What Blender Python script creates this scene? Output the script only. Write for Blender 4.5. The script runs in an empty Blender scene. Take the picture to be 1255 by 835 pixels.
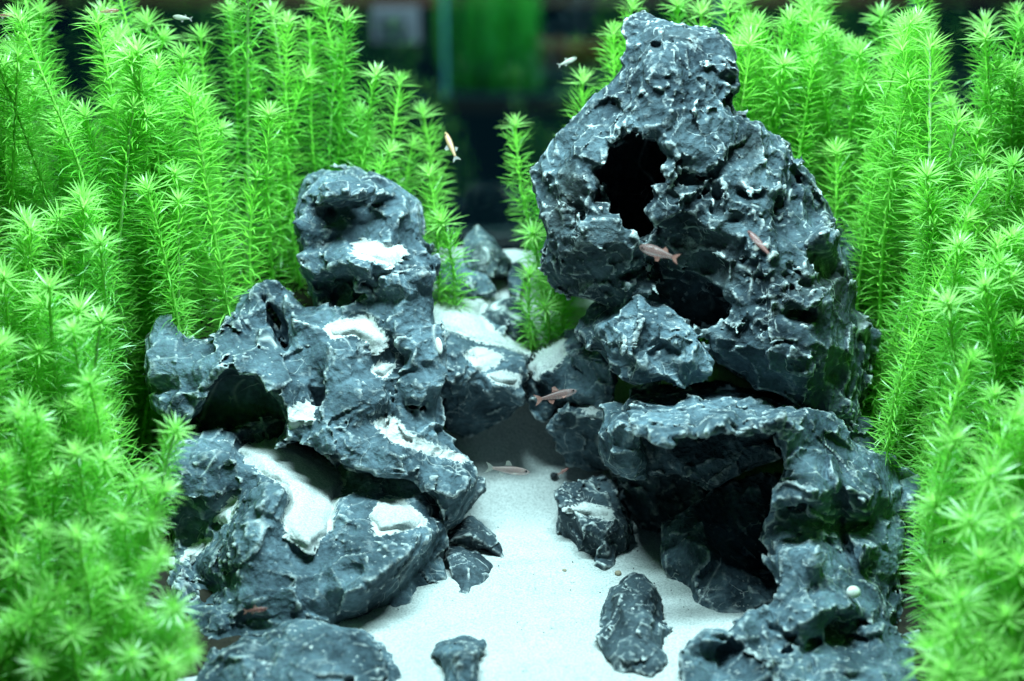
import bpy, math, random
import numpy as np

# ------------------------------------------------------------------ camera
scene = bpy.context.scene
COL = scene.collection
PW, PH = 1255.0, 835.0
HFOV = math.radians(32.0)
FPX = PW / 2 / math.tan(HFOV / 2)
PITCH = math.radians(20.0)
CAMH = 0.28
CP, SP = math.cos(PITCH), math.sin(PITCH)

cam_data = bpy.data.cameras.new('camera')
cam = bpy.data.objects.new('camera', cam_data)
COL.objects.link(cam)
cam.location = (0, 0, CAMH)
cam.rotation_euler = (math.pi / 2 - PITCH, 0, 0)
cam_data.sensor_width = 36.0
cam_data.angle = HFOV
cam_data.clip_start = 0.01
cam_data.clip_end = 50
cam_data.dof.use_dof = True
cam_data.dof.focus_distance = 0.60
cam_data.dof.aperture_fstop = 7.5
scene.camera = cam

# ------------------------------------------------------------------ world, lamps, exposure
world = bpy.data.worlds.new('World')
scene.world = world
world.use_nodes = True
bg = world.node_tree.nodes['Background']
bg.inputs[0].default_value = (0.10, 0.42, 0.60, 1)
bg.inputs[1].default_value = 0.017
scene.view_settings.view_transform = 'Standard'
scene.view_settings.look = 'None'
scene.view_settings.exposure = 0.08
scene.view_settings.gamma = 1.0
scene.cycles.max_bounces = 5
scene.cycles.diffuse_bounces = 3
scene.cycles.glossy_bounces = 2
scene.cycles.transmission_bounces = 4
scene.cycles.transparent_max_bounces = 8


def area_lamp(name, loc, size, power, colour, rot=(0, 0, 0)):
    d = bpy.data.lights.new(name, 'AREA')
    d.shape = 'RECTANGLE'
    d.size, d.size_y = size
    d.energy = power
    d.color = colour
    o = bpy.data.objects.new(name, d)
    COL.objects.link(o)
    o.location = loc
    o.rotation_euler = rot
    return o


area_lamp('tank_lamp', (0.0, 0.535, 0.44), (0.30, 0.05), 5.6, (0.60, 0.955, 1.0), (0, 0, 0))
area_lamp('neighbour_tank_lamp', (0.05, 1.90, 0.42), (0.5, 0.10), 10.0, (0.8, 1.0, 0.95))

# ------------------------------------------------------------------ projection helpers


def rayv(py):
    v = (417.5 - py) / FPX
    return CP + v * SP, v * CP - SP          # dir_y, dir_z


def at(px, py, Y):
    """world point seen at pixel (px,py) at horizontal distance Y"""
    dy, dz = rayv(py)
    t = Y / dy
    return np.array(((px - 627.5) / FPX * t, Y, CAMH + dz * t))


def project(x, y, z):
    zz = z - CAMH
    t = y * CP - zz * SP
    v = (y * SP + zz * CP) / t
    return 627.5 + FPX * x / t, 417.5 - FPX * v, t


def sand_z(x, y):
    s = np.clip((y - 0.575) / 0.105, 0, 1)
    return 0.066 * s * s * (3 - 2 * s)


def S(px, py):
    """horizontal distance at which the ray through a pixel meets the sand"""
    dy, dz = rayv(py)
    lo, hi = 0.3, 0.75
    for _ in range(40):
        m = (lo + hi) / 2
        if CAMH + dz * m / dy > sand_z(0, m):
            lo = m
        else:
            hi = m
    return lo


# ------------------------------------------------------------------ numpy noise
RNG = np.random.default_rng(7)
LAT = RNG.uniform(-1, 1, (64, 64, 64)).astype(np.float32)
JIT = RNG.uniform(0.05, 0.95, (32, 32, 32, 3)).astype(np.float32)
CV = RNG.uniform(-1, 1, 32 ** 3).astype(np.float32)
TX, TY, TZ = RNG.normal(0, 1, (3, 32 ** 3)).astype(np.float32)
JX, JY, JZ = [np.ascontiguousarray(JIT[..., q].ravel()) for q in range(3)]


def vnoise(p):
    i = np.floor(p).astype(np.int32)
    f = (p - i).astype(np.float32)
    f = f * f * (3 - 2 * f)
    i0 = i & 63
    i1 = (i + 1) & 63
    x0, y0, z0 = i0.T
    x1, y1, z1 = i1.T
    fx, fy, fz = f.T
    a = LAT[x0, y0, z0] * (1 - fx) + LAT[x1, y0, z0] * fx
    b = LAT[x0, y1, z0] * (1 - fx) + LAT[x1, y1, z0] * fx
    c = LAT[x0, y0, z1] * (1 - fx) + LAT[x1, y0, z1] * fx
    d = LAT[x0, y1, z1] * (1 - fx) + LAT[x1, y1, z1] * fx
    return (a * (1 - fy) + b * fy) * (1 - fz) + (c * (1 - fy) + d * fy) * fz


def fbm(p, n=3):
    r = 0
    a = 1.0
    for k in range(n):
        r = r + a * vnoise(p * (2.03 ** k) + 17.3 * k)
        a *= 0.5
    return r


def worley(p):
    """nearest feature point: squared distance, cell value, and a tilted-plane height that breaks at cell borders"""
    i = np.floor(p).astype(np.int32)
    f = (p - i).astype(np.float32)
    best = np.full(len(p), 9.0, np.float32)
    idx = np.zeros(len(p), np.int32)
    rel = np.zeros((3, len(p)), np.float32)
    for dx in (-1, 0, 1):
        a = (i[:, 0] + dx) & 31
        for dy in (-1, 0, 1):
            ab = (a * 32 + ((i[:, 1] + dy) & 31)) * 32
            for dz in (-1, 0, 1):
                q = ab + ((i[:, 2] + dz) & 31)
                rx, ry, rz = JX[q] + (dx - f[:, 0]), JY[q] + (dy - f[:, 1]), JZ[q] + (dz - f[:, 2])
                d = rx * rx + ry * ry + rz * rz
                m = d < best
                idx[m] = q[m]
                rel[0][m] = rx[m]
                rel[1][m] = ry[m]
                rel[2][m] = rz[m]
                np.minimum(best, d, out=best)
    pl = TX[idx] * rel[0] + TY[idx] * rel[1] + TZ[idx] * rel[2]
    return best, CV[idx], pl


# ------------------------------------------------------------------ implicit solid -> mesh
def surface_nets(F, org, s):
    nx, ny, nz = F.shape
    ins = F > 0
    cnt = np.zeros((nx - 1, ny - 1, nz - 1), np.int8)
    for a in (0, 1):
        for b in (0, 1):
            for c in (0, 1):
                cnt += ins[a:nx - 1 + a, b:ny - 1 + b, c:nz - 1 + c]
    act = (cnt > 0) & (cnt < 8)
    ci, cj, ck = np.nonzero(act)
    n = len(ci)
    idx = np.full(act.shape, -1, np.int32)
    idx[ci, cj, ck] = np.arange(n)
    acc = np.zeros((n, 3))
    num = np.zeros(n)
    corners = [(a, b, c) for a in (0, 1) for b in (0, 1) for c in (0, 1)]
    for A in corners:
        for ax in range(3):
            if A[ax]:
                continue
            B = list(A)
            B[ax] = 1
            fa = F[ci + A[0], cj + A[1], ck + A[2]]
            fb = F[ci + B[0], cj + B[1], ck + B[2]]
            m = (fa > 0) != (fb > 0)
            t = np.where(m, fa / np.where(m, fa - fb, 1), 0)
            for q in range(3):
                acc[:, q] += np.where(m, A[q] + (t if q == ax else 0), 0)
            num += m
    V = np.stack([ci, cj, ck], 1) + acc / num[:, None]
    V = org + V * s
    quads = []
    for ax in range(3):
        sl0 = [slice(1, -1)] * 3
        sl1 = [slice(1, -1)] * 3
        sl0[ax] = slice(0, -1)
        sl1[ax] = slice(1, None)
        m = ins[tuple(sl0)] != ins[tuple(sl1)]
        e = np.stack(np.nonzero(m), 1)
        off = np.array([1, 1, 1])
        off[ax] = 0
        e = e + off
        u, w = (ax + 1) % 3, (ax + 2) % 3

        def cell(du, dw):
            c = e.copy()
            c[:, u] -= du
            c[:, w] -= dw
            return idx[c[:, 0], c[:, 1], c[:, 2]]
        q = np.stack([cell(1, 1), cell(0, 1), cell(0, 0), cell(1, 0)], 1)
        flip = ~ins[e[:, 0], e[:, 1], e[:, 2]]
        q[flip] = q[flip][:, ::-1]
        quads.append(q)
    Q = np.concatenate(quads)
    # keep the largest connected piece
    lab = np.arange(n)
    E = np.concatenate([Q[:, [0, 1]], Q[:, [1, 2]], Q[:, [2, 3]], Q[:, [3, 0]]])
    for _ in range(400):
        mn = np.minimum(lab[E[:, 0]], lab[E[:, 1]])
        new = lab.copy()
        np.minimum.at(new, E[:, 0], mn)
        np.minimum.at(new, E[:, 1], mn)
        new = new[new]
        if np.array_equal(new, lab):
            break
        lab = new
    ids, c = np.unique(lab, return_counts=True)
    keep = lab == ids[np.argmax(c)]
    remap = np.cumsum(keep) - 1
    Q = remap[Q[keep[Q[:, 0]]]]
    return V[keep], Q


def mesh_from(name, V, Q, mat, smooth=True):
    me = bpy.data.meshes.new(name)
    V = np.asarray(V, np.float32)
    Q = np.asarray(Q, np.int32)
    k = Q.shape[1]
    me.vertices.add(len(V))
    me.vertices.foreach_set('co', V.ravel())
    me.loops.add(Q.size)
    me.loops.foreach_set('vertex_index', Q.ravel())
    me.polygons.add(len(Q))
    me.polygons.foreach_set('loop_start', np.arange(0, Q.size, k, dtype=np.int32))
    me.polygons.foreach_set('use_smooth', np.full(len(Q), smooth, bool))
    me.update(calc_edges=True)
    me.validate()
    if mat:
        me.materials.append(mat)
    return me


def link(name, me, parent=None, label=None, cat=None, group=None, kind=None):
    o = bpy.data.objects.new(name, me)
    COL.objects.link(o)
    if parent:
        o.parent = parent
    if label:
        o['label'] = label
    if cat:
        o['category'] = cat
    if group:
        o['group'] = group
    if kind:
        o['kind'] = kind
    return o


def smin(a, b, k):
    h = np.maximum(k - np.abs(a - b), 0) / k
    return np.minimum(a, b) - h * h * k * 0.25


class Lattice:
    """a function of the pixel sampled on a lattice, bilinear look-up"""
    def __init__(self, x0, y0, x1, y1, step, fn):
        self.x0, self.y0, self.s = x0, y0, step
        xs = np.arange(x0, x1 + step * 2, step)
        ys = np.arange(y0, y1 + step * 2, step)
        X, Y = np.meshgrid(xs, ys, indexing='ij')
        self.g = fn(X.ravel(), Y.ravel()).reshape(X.shape).astype(np.float32)

    def __call__(self, px, py):
        u = np.clip((px - self.x0) / self.s, 0, self.g.shape[0] - 1.001)
        v = np.clip((py - self.y0) / self.s, 0, self.g.shape[1] - 1.001)
        i, j = u.astype(np.int32), v.astype(np.int32)
        f, h = u - i, v - j
        g = self.g
        return (g[i, j] * (1 - f) + g[i + 1, j] * f) * (1 - h) + (g[i, j + 1] * (1 - f) + g[i + 1, j + 1] * f) * h


def poly_dist(poly):
    P = np.array(poly, float)

    def fn(x, y):
        best = np.full(x.shape, 1e9)
        inside = np.zeros(x.shape, bool)
        for k in range(len(P)):
            ax, ay = P[k]
            bx, by = P[(k + 1) % len(P)]
            ex, ey = bx - ax, by - ay
            t = np.clip(((x - ax) * ex + (y - ay) * ey) / (ex * ex + ey * ey + 1e-9), 0, 1)
            best = np.minimum(best, (x - ax - t * ex) ** 2 + (y - ay - t * ey) ** 2)
            c = ((ay > y) != (by > y)) & (x < ex * (y - ay) / (ey if ey else 1e-9) + ax)
            inside ^= c
        return np.where(inside, 1, -1) * np.sqrt(best)
    return fn


def rbf(ctrl, c=2.5):
    C = np.array(ctrl, float)
    P = C[:, :2] / 100.0
    cc = c / 100.0
    n = len(P)
    d = np.sqrt(((P[:, None] - P[None]) ** 2).sum(-1) + cc * cc)
    A = np.zeros((n + 3, n + 3))
    A[:n, :n] = d
    A[:n, n] = 1
    A[:n, n + 1:] = P
    A[n:, :n] = A[:n, n:].T
    b = np.zeros(n + 3)
    b[:n] = C[:, 2]
    w = np.linalg.lstsq(A, b, rcond=None)[0]
    lo, hi = C[:, 2].min() - 0.008, C[:, 2].max() + 0.008

    def fn(x, y):
        x, y = x / 100.0, y / 100.0
        r = w[n] + w[n + 1] * x + w[n + 2] * y
        for k in range(n):
            r = r + w[k] * np.sqrt((x - P[k, 0]) ** 2 + (y - P[k, 1]) ** 2 + cc * cc)
        return np.clip(r, lo, hi)
    return fn


def delaunay(P):
    """Bowyer-Watson, a few dozen points"""
    P = [tuple(p) for p in P]
    n = len(P)
    big = 1e5
    pts = P + [(-big, -big), (big, -big), (0, big)]
    tris = [(n, n + 1, n + 2)]

    def circ(t):
        (ax, ay), (bx, by), (cx, cy) = (pts[i] for i in t)
        d = 2 * (ax * (by - cy) + bx * (cy - ay) + cx * (ay - by))
        if abs(d) < 1e-9:
            return (0, 0, 1e18)
        ux = ((ax * ax + ay * ay) * (by - cy) + (bx * bx + by * by) * (cy - ay) + (cx * cx + cy * cy) * (ay - by)) / d
        uy = ((ax * ax + ay * ay) * (cx - bx) + (bx * bx + by * by) * (ax - cx) + (cx * cx + cy * cy) * (bx - ax)) / d
        return (ux, uy, (ux - ax) ** 2 + (uy - ay) ** 2)
    cc = {tris[0]: circ(tris[0])}
    for i in range(n):
        x, y = pts[i]
        bad = [t for t in tris if (cc[t][0] - x) ** 2 + (cc[t][1] - y) ** 2 < cc[t][2]]
        edges = {}
        for t in bad:
            for e in ((t[0], t[1]), (t[1], t[2]), (t[2], t[0])):
                k = (min(e), max(e))
                edges[k] = edges.get(k, 0) + 1
        bs = set(bad)
        tris = [t for t in tris if t not in bs]
        for (a, b), c in edges.items():
            if c == 1:
                t = (a, b, i)
                tris.append(t)
                cc[t] = circ(t)
    return [t for t in tris if max(t) < n]


def planes(ctrl, box_):
    """broad flat facets between the control points"""
    smooth = rbf(ctrl, 6.0)
    x0, y0, x1, y1 = box_
    ring = [(x0 - 9 + (x1 - x0 + 18) * a, y0 - 11 + (y1 - y0 + 22) * b) for a, b in ((0, 0), (.5, -.02), (1, 0), (1.02, .5), (1, 1), (.5, 1.02), (0, 1), (-.02, .5))]
    rv = [float(smooth(np.array([p[0]]), np.array([p[1]]))[0]) for p in ring]
    jr = random.Random(5)
    P = [(c[0] + jr.uniform(-.3, .3), c[1] + jr.uniform(-.3, .3)) for c in ctrl] + ring
    val = [c[2] for c in ctrl] + rv
    tri = delaunay(P)

    def fn(x, y):
        sm = smooth(x, y)
        out = sm.copy()
        for t in tri:
            (ax, ay), (bx, by), (cx, cy) = (P[i] for i in t)
            d = (by - cy) * (ax - cx) + (cx - bx) * (ay - cy)
            if abs(d) < 1e-6:
                continue
            m = (x >= min(ax, bx, cx)) & (x <= max(ax, bx, cx)) & (y >= min(ay, by, cy)) & (y <= max(ay, by, cy))
            xx, yy = x[m], y[m]
            l1 = ((by - cy) * (xx - cx) + (cx - bx) * (yy - cy)) / d
            l2 = ((cy - ay) * (xx - cx) + (ax - cx) * (yy - cy)) / d
            l3 = 1 - l1 - l2
            ok = (l1 >= -1e-6) & (l2 >= -1e-6) & (l3 >= -1e-6)
            id_ = np.nonzero(m)[0][ok]
            out[id_] = l1[ok] * val[t[0]] + l2[ok] * val[t[1]] + l3[ok] * val[t[2]]
        return 0.85 * out + 0.15 * sm
    return fn


MM = 0.001


def rock(name, poly, ctrl, label, mat, back=0.03, vox=0.9, k=3.0, carve=(), holes=(), seed=0,
         scoop=(13.0, 2.6), chip=(5.5, 1.0), grain=0.3, ridge=0.25, facet=0.09, rough=1.3, layer=((0.35, -0.5, 0.8), 9.0, 1.1), strata=None, sand=()):
    """solid rock: outline, front relief and thickness, carved, then weathered in 3D"""
    s = vox * MM
    xs, ys = [p[0] for p in poly], [p[1] for p in poly]
    pad = 14
    size = math.sqrt((max(xs) - min(xs)) * (max(ys) - min(ys)))
    bx = (min(xs) - pad, min(ys) - pad, max(xs) + pad, max(ys) + pad)
    Dl = Lattice(*bx, 2.0, poly_dist(poly))
    Yl = Lattice(*bx, 2.0, planes(ctrl, bx))
    pools = []
    dusted = sand
    sand = [q_ for q_ in sand if q_[1] > 0]
    for (sp, delta, slabel) in sand:
        pd = Lattice(*bx, 2.0, poly_dist(sp))
        gi, gj = np.meshgrid(np.arange(Yl.g.shape[0]), np.arange(Yl.g.shape[1]), indexing='ij')
        GX, GY = Yl.x0 + gi * Yl.s, Yl.y0 + gj * Yl.s
        ins_ = pd.g > 0
        Am = np.stack([np.ones(ins_.sum()), GX[ins_], GY[ins_]], 1)
        co = np.linalg.lstsq(Am, Yl.g[ins_], rcond=None)[0]
        mx, my, mY = GX[ins_].mean(), GY[ins_].mean(), Yl.g[ins_].mean()
        cb = float(np.clip(co[1], -.0002, .0002))
        cc = float(np.clip(co[2], -.0006, -.00026))
        plane = (mY - .0018 - cb * mx - cc * my, cb, cc)
        pools.append((pd, plane))
        m_ = np.clip(pd.g / 9 + 0.35, 0, 1)
        m_ = m_ * m_ * (3 - 2 * m_)
        Yl.g = Yl.g * (1 - m_) + (plane[0] + cb * GX + cc * GY + 0.0022) * m_
    ymin = min(c[2] for c in ctrl) - 0.008
    yb = max(c[2] for c in ctrl) + back
    pts = np.array([at(px, py, Y) for px in (bx[0], bx[2]) for py in (bx[1], bx[3]) for Y in (ymin, yb)])
    lo, hi = pts.min(0), pts.max(0)
    lo[1], hi[1] = ymin - 3 * s, yb + 3 * s
    sc_ = 2 * s
    n = np.ceil((hi - lo) / sc_).astype(int) + 1
    gx, gy, gz = [(lo[a] + sc_ * np.arange(n[a])).astype(np.float32) for a in range(3)]
    X, Y, Z = np.meshgrid(gx, gy, gz, indexing='ij')
    px, py, t = project(X, Y, Z)
    a = Dl(px, py) * t / FPX
    b = Y - Yl(px, py)
    g0, g1, g2 = np.gradient(b, sc_)
    b = b / np.maximum(np.sqrt(g0 * g0 + g1 * g1 + g2 * g2), 0.5)
    kk = k * MM
    f = smin(smin(a, b, kk), yb - Y, kk * 2)
    for (cx, cy, cY, rx, ry, rz) in carve:
        c = at(cx, cy, cY)
        rx, ry, rz = rx * MM, ry * MM, rz * MM
        e = (np.sqrt(((X - c[0]) / rx) ** 2 + ((Y - c[1]) / ry) ** 2 + ((Z - c[2]) / rz) ** 2) - 1) * min(rx, ry, rz)
        f = smin(f, e, 0.0012)
    for (hp, yfloor) in holes:
        hl = Lattice(*bx, 2.0, poly_dist(hp))
        f = smin(f, -smin(hl(px, py) * t / FPX, yfloor - Y, 0.004), 0.0015)

    def up(v, ax):
        v = np.moveaxis(v, ax, 0)
        o = np.empty((2 * v.shape[0] - 1,) + v.shape[1:], np.float32)
        o[::2] = v
        o[1::2] = (v[1:] + v[:-1]) * 0.5
        return np.moveaxis(o, 0, ax)
    for q in range(3):
        f = up(f, q)
    f = np.ascontiguousarray(f)
    near = up(up(up(Y - Yl(px, py), 0), 1), 2) < 0.016
    ib = np.stack(np.nonzero((np.abs(f) < 0.005) & near), 1)
    P = ((lo + ib * s) / MM + seed * 37.7).astype(np.float32)
    if strata:
        ax = np.array(strata[0], float)
        ax /= np.linalg.norm(ax)
        Pn = P + (P @ ax)[:, None] * ax[None] * (strata[1] - 1)
    else:
        Pn = P
    w = np.stack([vnoise(Pn / 14 + 3.1), vnoise(Pn / 14 + 31.7), vnoise(Pn / 14 + 77.2)], 1)
    Pw = Pn + 2.2 * w
    f1, v1, p1 = worley(Pw / scoop[0])
    nse = scoop[1] * 0.95 * (np.minimum(f1, 1.2) * 1.1 - 0.5 + 0.4 * v1) + scoop[0] * facet * 1.1 * p1
    h1, v2, p2 = worley((Pw + 1.2 * vnoise(P / 4.3)[:, None]) / chip[0] + 9.3)
    mask = np.clip(0.45 + 1.4 * vnoise(P / 15 + 55), 0.12, 1.2)
    nse += rough * mask * (chip[1] * 0.5 * (np.minimum(h1, 1.0) * 1.2 - 0.5 + 0.7 * v2) + chip[0] * facet * 0.8 * p2)
    if size > 110:
        g1, v3, p3 = worley((P + 5 * w) / 24 + 4.4)
        nse += 24 * facet * 0.4 * p3 + 0.6 * v3
    # broken layers: saw-tooth ledges
    sax = np.array(layer[0], np.float32)
    sax = sax / np.linalg.norm(sax)
    hh = (P @ sax + 5.0 * w[:, 0] + 2.2 * w[:, 1]) / layer[1]
    saw = hh - np.floor(hh)
    saw = np.where(saw > 0.85, (1 - saw) / 0.15, saw / 0.85)
    nse += layer[2] * (saw - 0.5) * np.clip(0.6 + 1.6 * w[:, 2], 0, 1.5)
    rid = 1 - np.abs(fbm(Pw / 9 + 11, 2)) * 2.2
    nse += ridge * rid
    nse += grain * (0.4 + mask) * fbm(P / 2.4, 2)
    nse = np.clip(nse, -4.2, 3.6) * min(1.0, max(0.4, size / 110))
    if sand:
        bx_, by_, bt_ = project(*(lo + ib * s).T)
        for pd, plane in pools:
            inm = np.clip(pd(bx_, by_) / 14 + 0.55, 0, 1)
            nse = nse * (1 - inm) + inm * (0.25 * nse - 0.4)
    f[ib[:, 0], ib[:, 1], ib[:, 2]] += nse * MM
    for q in range(3):
        m_ = np.moveaxis(f, q, 0)
        m_[0] = np.minimum(m_[0], -1e-4)
        m_[-1] = np.minimum(m_[-1], -1e-4)
    Vv, Q = surface_nets(f, lo, s)
    me = mesh_from(name, Vv, Q, mat)
    o = link(name, me, None, label, 'rock')
    dust_toplight = np.zeros(len(Vv), np.float32)
    if dusted:
        vx, vy, vt = project(*Vv.T)
        for (sp, delta, slabel) in dusted:
            dd = Lattice(*bx, 2.0, poly_dist(sp))(vx, vy)
            dust_toplight = np.maximum(dust_toplight, np.clip(0.62 + dd / 22, 0, 1) * (Vv[:, 1] < Yl(vx, vy) + 0.008))
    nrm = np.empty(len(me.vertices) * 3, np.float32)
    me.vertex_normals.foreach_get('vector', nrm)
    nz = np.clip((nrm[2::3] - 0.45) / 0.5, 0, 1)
    dust_toplight = np.maximum(dust_toplight, 0.47 * nz)  # sand specks on upward faces, also standing in for brighter light from above
    at_ = me.attributes.new('dust_toplight', 'FLOAT', 'POINT')
    at_.data.foreach_set('value', dust_toplight.astype(np.float32))
    # settled sand: its own smooth body lying in the hollows
    for (sp, delta, slabel), (pd, plane) in zip(sand, pools):
        corners = np.array([at(x_, y_, plane[0] + plane[1] * x_ + plane[2] * y_ + e_) for x_, y_ in sp for e_ in (-.003, .009)])
        sv = 0.7 * MM
        i0 = corners.min(0) - 0.004
        nn = np.ceil((corners.max(0) + 0.004 - i0) / sv).astype(int) + 1
        Ps = i0 + np.stack(np.meshgrid(*[np.arange(u) for u in nn], indexing='ij'), -1) * sv
        px, py, t = project(Ps[..., 0], Ps[..., 1], Ps[..., 2])
        sl = Lattice(min(p[0] for p in sp) - 16, min(p[1] for p in sp) - 16, max(p[0] for p in sp) + 16, max(p[1] for p in sp) + 16, 1.5, poly_dist(sp))
        sh = px.shape
        Pf = (Ps / MM).reshape(-1, 3)
        sa = sl(px, py) * t / FPX + (1.2 * fbm(Pf / 5 + seed, 2)).reshape(sh) * MM
        tau = np.clip(sa / 0.006 + 0.35, 0, 1)
        tau = tau * tau * (3 - 2 * tau)
        Yp = plane[0] + plane[1] * px + plane[2] * py
        d_ = Ps[..., 1] - Yp
        q = d_ * 0.55 - (0.0035 * (1 - tau)) + (0.28 * fbm(Pf / 9 + seed, 2) + 0.08 * vnoise(Pf / 1.9)).reshape(sh) * MM
        q = np.minimum(q, 0.007 - d_)
        q = np.minimum(q, sa + 0.002)
        for ax_ in range(3):
            m_ = np.moveaxis(q, ax_, 0)
            m_[0] = -1e-3
            m_[-1] = -1e-3
        Vs, Qs = surface_nets(q, i0, sv)
        link('sand_patch', mesh_from('sand_patch', Vs, Qs, M['sand']), None, slabel, 'sand', None, 'stuff')
    return o


# ------------------------------------------------------------------ materials
M = {}


def new_mat(name):
    m = bpy.data.materials.new(name)
    m.use_nodes = True
    nt = m.node_tree
    nt.nodes.clear()
    out = nt.nodes.new('ShaderNodeOutputMaterial')
    return m, nt, out


def node(nt, typ, **kw):
    n = nt.nodes.new(typ)
    for k, v in kw.items():
        if k.startswith('i_'):
            key = k[2:]
            n.inputs[int(key) if key.isdigit() else key].default_value = v
        else:
            setattr(n, k, v)
    return n


def ramp(nt, fac, stops):
    r = nt.nodes.new('ShaderNodeValToRGB')
    el = r.color_ramp.elements
    while len(el) < len(stops):
        el.new(0.5)
    for e, (p, c) in zip(el, stops):
        e.position = p
        e.color = c if len(c) == 4 else (*c, 1)
    nt.links.new(fac, r.inputs[0])
    return r.outputs[0]


def mixc(nt, fac, a, b, mode='MIX'):
    m = nt.nodes.new('ShaderNodeMix')
    m.data_type = 'RGBA'
    m.blend_type = mode
    for sock, val in ((0, fac), (6, a), (7, b)):
        if isinstance(val, bpy.types.NodeSocket):
            nt.links.new(val, m.inputs[sock])
        else:
            m.inputs[sock].default_value = val if sock == 0 else (*val, 1)
    return m.outputs[2]


def mathn(nt, op, a, b=None):
    m = nt.nodes.new('ShaderNodeMath')
    m.operation = op
    for k, v in enumerate((a, b)):
        if v is None:
            continue
        if isinstance(v, bpy.types.NodeSocket):
            nt.links.new(v, m.inputs[k])
        else:
            m.inputs[k].default_value = v
    return m.outputs[0]


def noise(nt, vec, scale, detail=4, rough=0.55, dist=0.0):
    n = node(nt, 'ShaderNodeTexNoise')
    n.inputs['Scale'].default_value = scale
    n.inputs['Detail'].default_value = detail
    n.inputs['Roughness'].default_value = rough
    n.inputs['Distortion'].default_value = dist
    nt.links.new(vec, n.inputs['Vector'])
    return n.outputs[0]


W0, W1 = (0, 0, 0), (1, 1, 1)


def rock_mat(name, dark, light, edge=0.5, vein=0.5, bump=0.5, tint=None):
    m, nt, out = new_mat(name)
    geo = node(nt, 'ShaderNodeNewGeometry')
    tc = node(nt, 'ShaderNodeTexCoord')
    vec = tc.outputs['Object']
    big = noise(nt, vec, 55, 5, 0.6)
    col = mixc(nt, ramp(nt, big, [(0.36, W0), (0.66, W1)]), dark, light)
    if tint:
        tn = ramp(nt, noise(nt, vec, 28, 3), [(0.5, W0), (0.7, (.6, .6, .6))])
        col = mixc(nt, tn, col, tint)
    fine = noise(nt, vec, 420, 4, 0.65)
    col = mixc(nt, 0.55, col, mixc(nt, 1.0, col, ramp(nt, fine, [(0.3, (.35, .35, .35)), (0.7, (1.5, 1.5, 1.5))]), 'MULTIPLY'))
    # chipped pale ridges
    pt = ramp(nt, geo.outputs['Pointiness'], [(0.512, W0), (0.562, W1)])
    brk = ramp(nt, noise(nt, vec, 190, 4, 0.7), [(0.40, W0), (0.56, W1)])
    ef = mathn(nt, 'MULTIPLY', mathn(nt, 'MULTIPLY', pt, brk), edge)
    # calcite veins and pale flecks
    v1 = noise(nt, vec, 17, 2, 0.45, 0.0)
    vv = mathn(nt, 'ABSOLUTE', mathn(nt, 'SUBTRACT', v1, 0.5))
    vf = ramp(nt, vv, [(0.0, W1), (0.006, W0)])
    vf = mathn(nt, 'MULTIPLY', vf, ramp(nt, noise(nt, vec, 60, 3), [(0.52, W0), (0.64, W1)]))
    vf = mathn(nt, 'MULTIPLY', vf, vein)
    wv = node(nt, 'ShaderNodeTexNoise')
    wv.inputs['Scale'].default_value = 70
    wv.inputs['Detail'].default_value = 3
    nt.links.new(vec, wv.inputs['Vector'])
    va = node(nt, 'ShaderNodeVectorMath', operation='SCALE')
    va.inputs['Scale'].default_value = 0.012
    nt.links.new(wv.outputs['Color'], va.inputs[0])
    vb = node(nt, 'ShaderNodeVectorMath', operation='ADD')
    nt.links.new(vec, vb.inputs[0])
    nt.links.new(va.outputs[0], vb.inputs[1])
    for vs_, wd, ms, lo_ in ((75, 0.016, 48, .57), (150, 0.024, 80, .585)):
        vo = node(nt, 'ShaderNodeTexVoronoi', feature='DISTANCE_TO_EDGE')
        vo.inputs['Scale'].default_value = vs_
        nt.links.new(vb.outputs[0], vo.inputs['Vector'])
        c1 = ramp(nt, vo.outputs['Distance'], [(0.0, W1), (wd, W0)])
        c1 = mathn(nt, 'MULTIPLY', c1, ramp(nt, noise(nt, vec, ms, 3), [(lo_, W0), (lo_ + .1, W1)]))
        vf = mathn(nt, 'MAXIMUM', vf, mathn(nt, 'MULTIPLY', c1, min(1, vein * 0.9)))
    sp = ramp(nt, noise(nt, vec, 330, 2, 0.5), [(0.69, W0), (0.735, W1)])
    sp = mathn(nt, 'MULTIPLY', sp, ramp(nt, noise(nt, vec, 75, 2), [(0.45, W0), (0.65, W1)]))
    sp = mathn(nt, 'MULTIPLY', sp, 0.5)
    blotch = ramp(nt, noise(nt, vec, 95, 6, 0.75), [(0.58, W0), (0.74, (.55, .55, .55))])
    fac = mathn(nt, 'MAXIMUM', mathn(nt, 'MAXIMUM', ef, vf), mathn(nt, 'MAXIMUM', sp, mathn(nt, 'MULTIPLY', blotch, vein)))
    col = mixc(nt, fac, col, (0.60, 0.64, 0.63))
    # sand grains round the pockets; on upward faces the specks also paint top light
    da = node(nt, 'ShaderNodeAttribute', attribute_name='dust_toplight')
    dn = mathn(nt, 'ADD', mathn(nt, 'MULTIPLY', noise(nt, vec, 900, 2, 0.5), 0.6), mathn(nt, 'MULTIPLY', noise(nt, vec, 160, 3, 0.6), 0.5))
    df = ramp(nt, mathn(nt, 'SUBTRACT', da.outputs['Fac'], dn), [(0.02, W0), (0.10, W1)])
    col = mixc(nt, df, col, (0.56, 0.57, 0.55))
    p = node(nt, 'ShaderNodeBsdfPrincipled')
    nt.links.new(col, p.inputs['Base Color'])
    p.inputs['Roughness'].default_value = 0.8
    p.inputs['Specular IOR Level'].default_value = 0.18
    b1 = node(nt, 'ShaderNodeBump')
    b1.inputs['Strength'].default_value = bump
    b1.inputs['Distance'].default_value = 0.0018
    hgt = mathn(nt, 'ADD', noise(nt, vec, 230, 6, 0.70), mathn(nt, 'MULTIPLY', noise(nt, vec, 700, 3, 0.6), 0.35))
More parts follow.
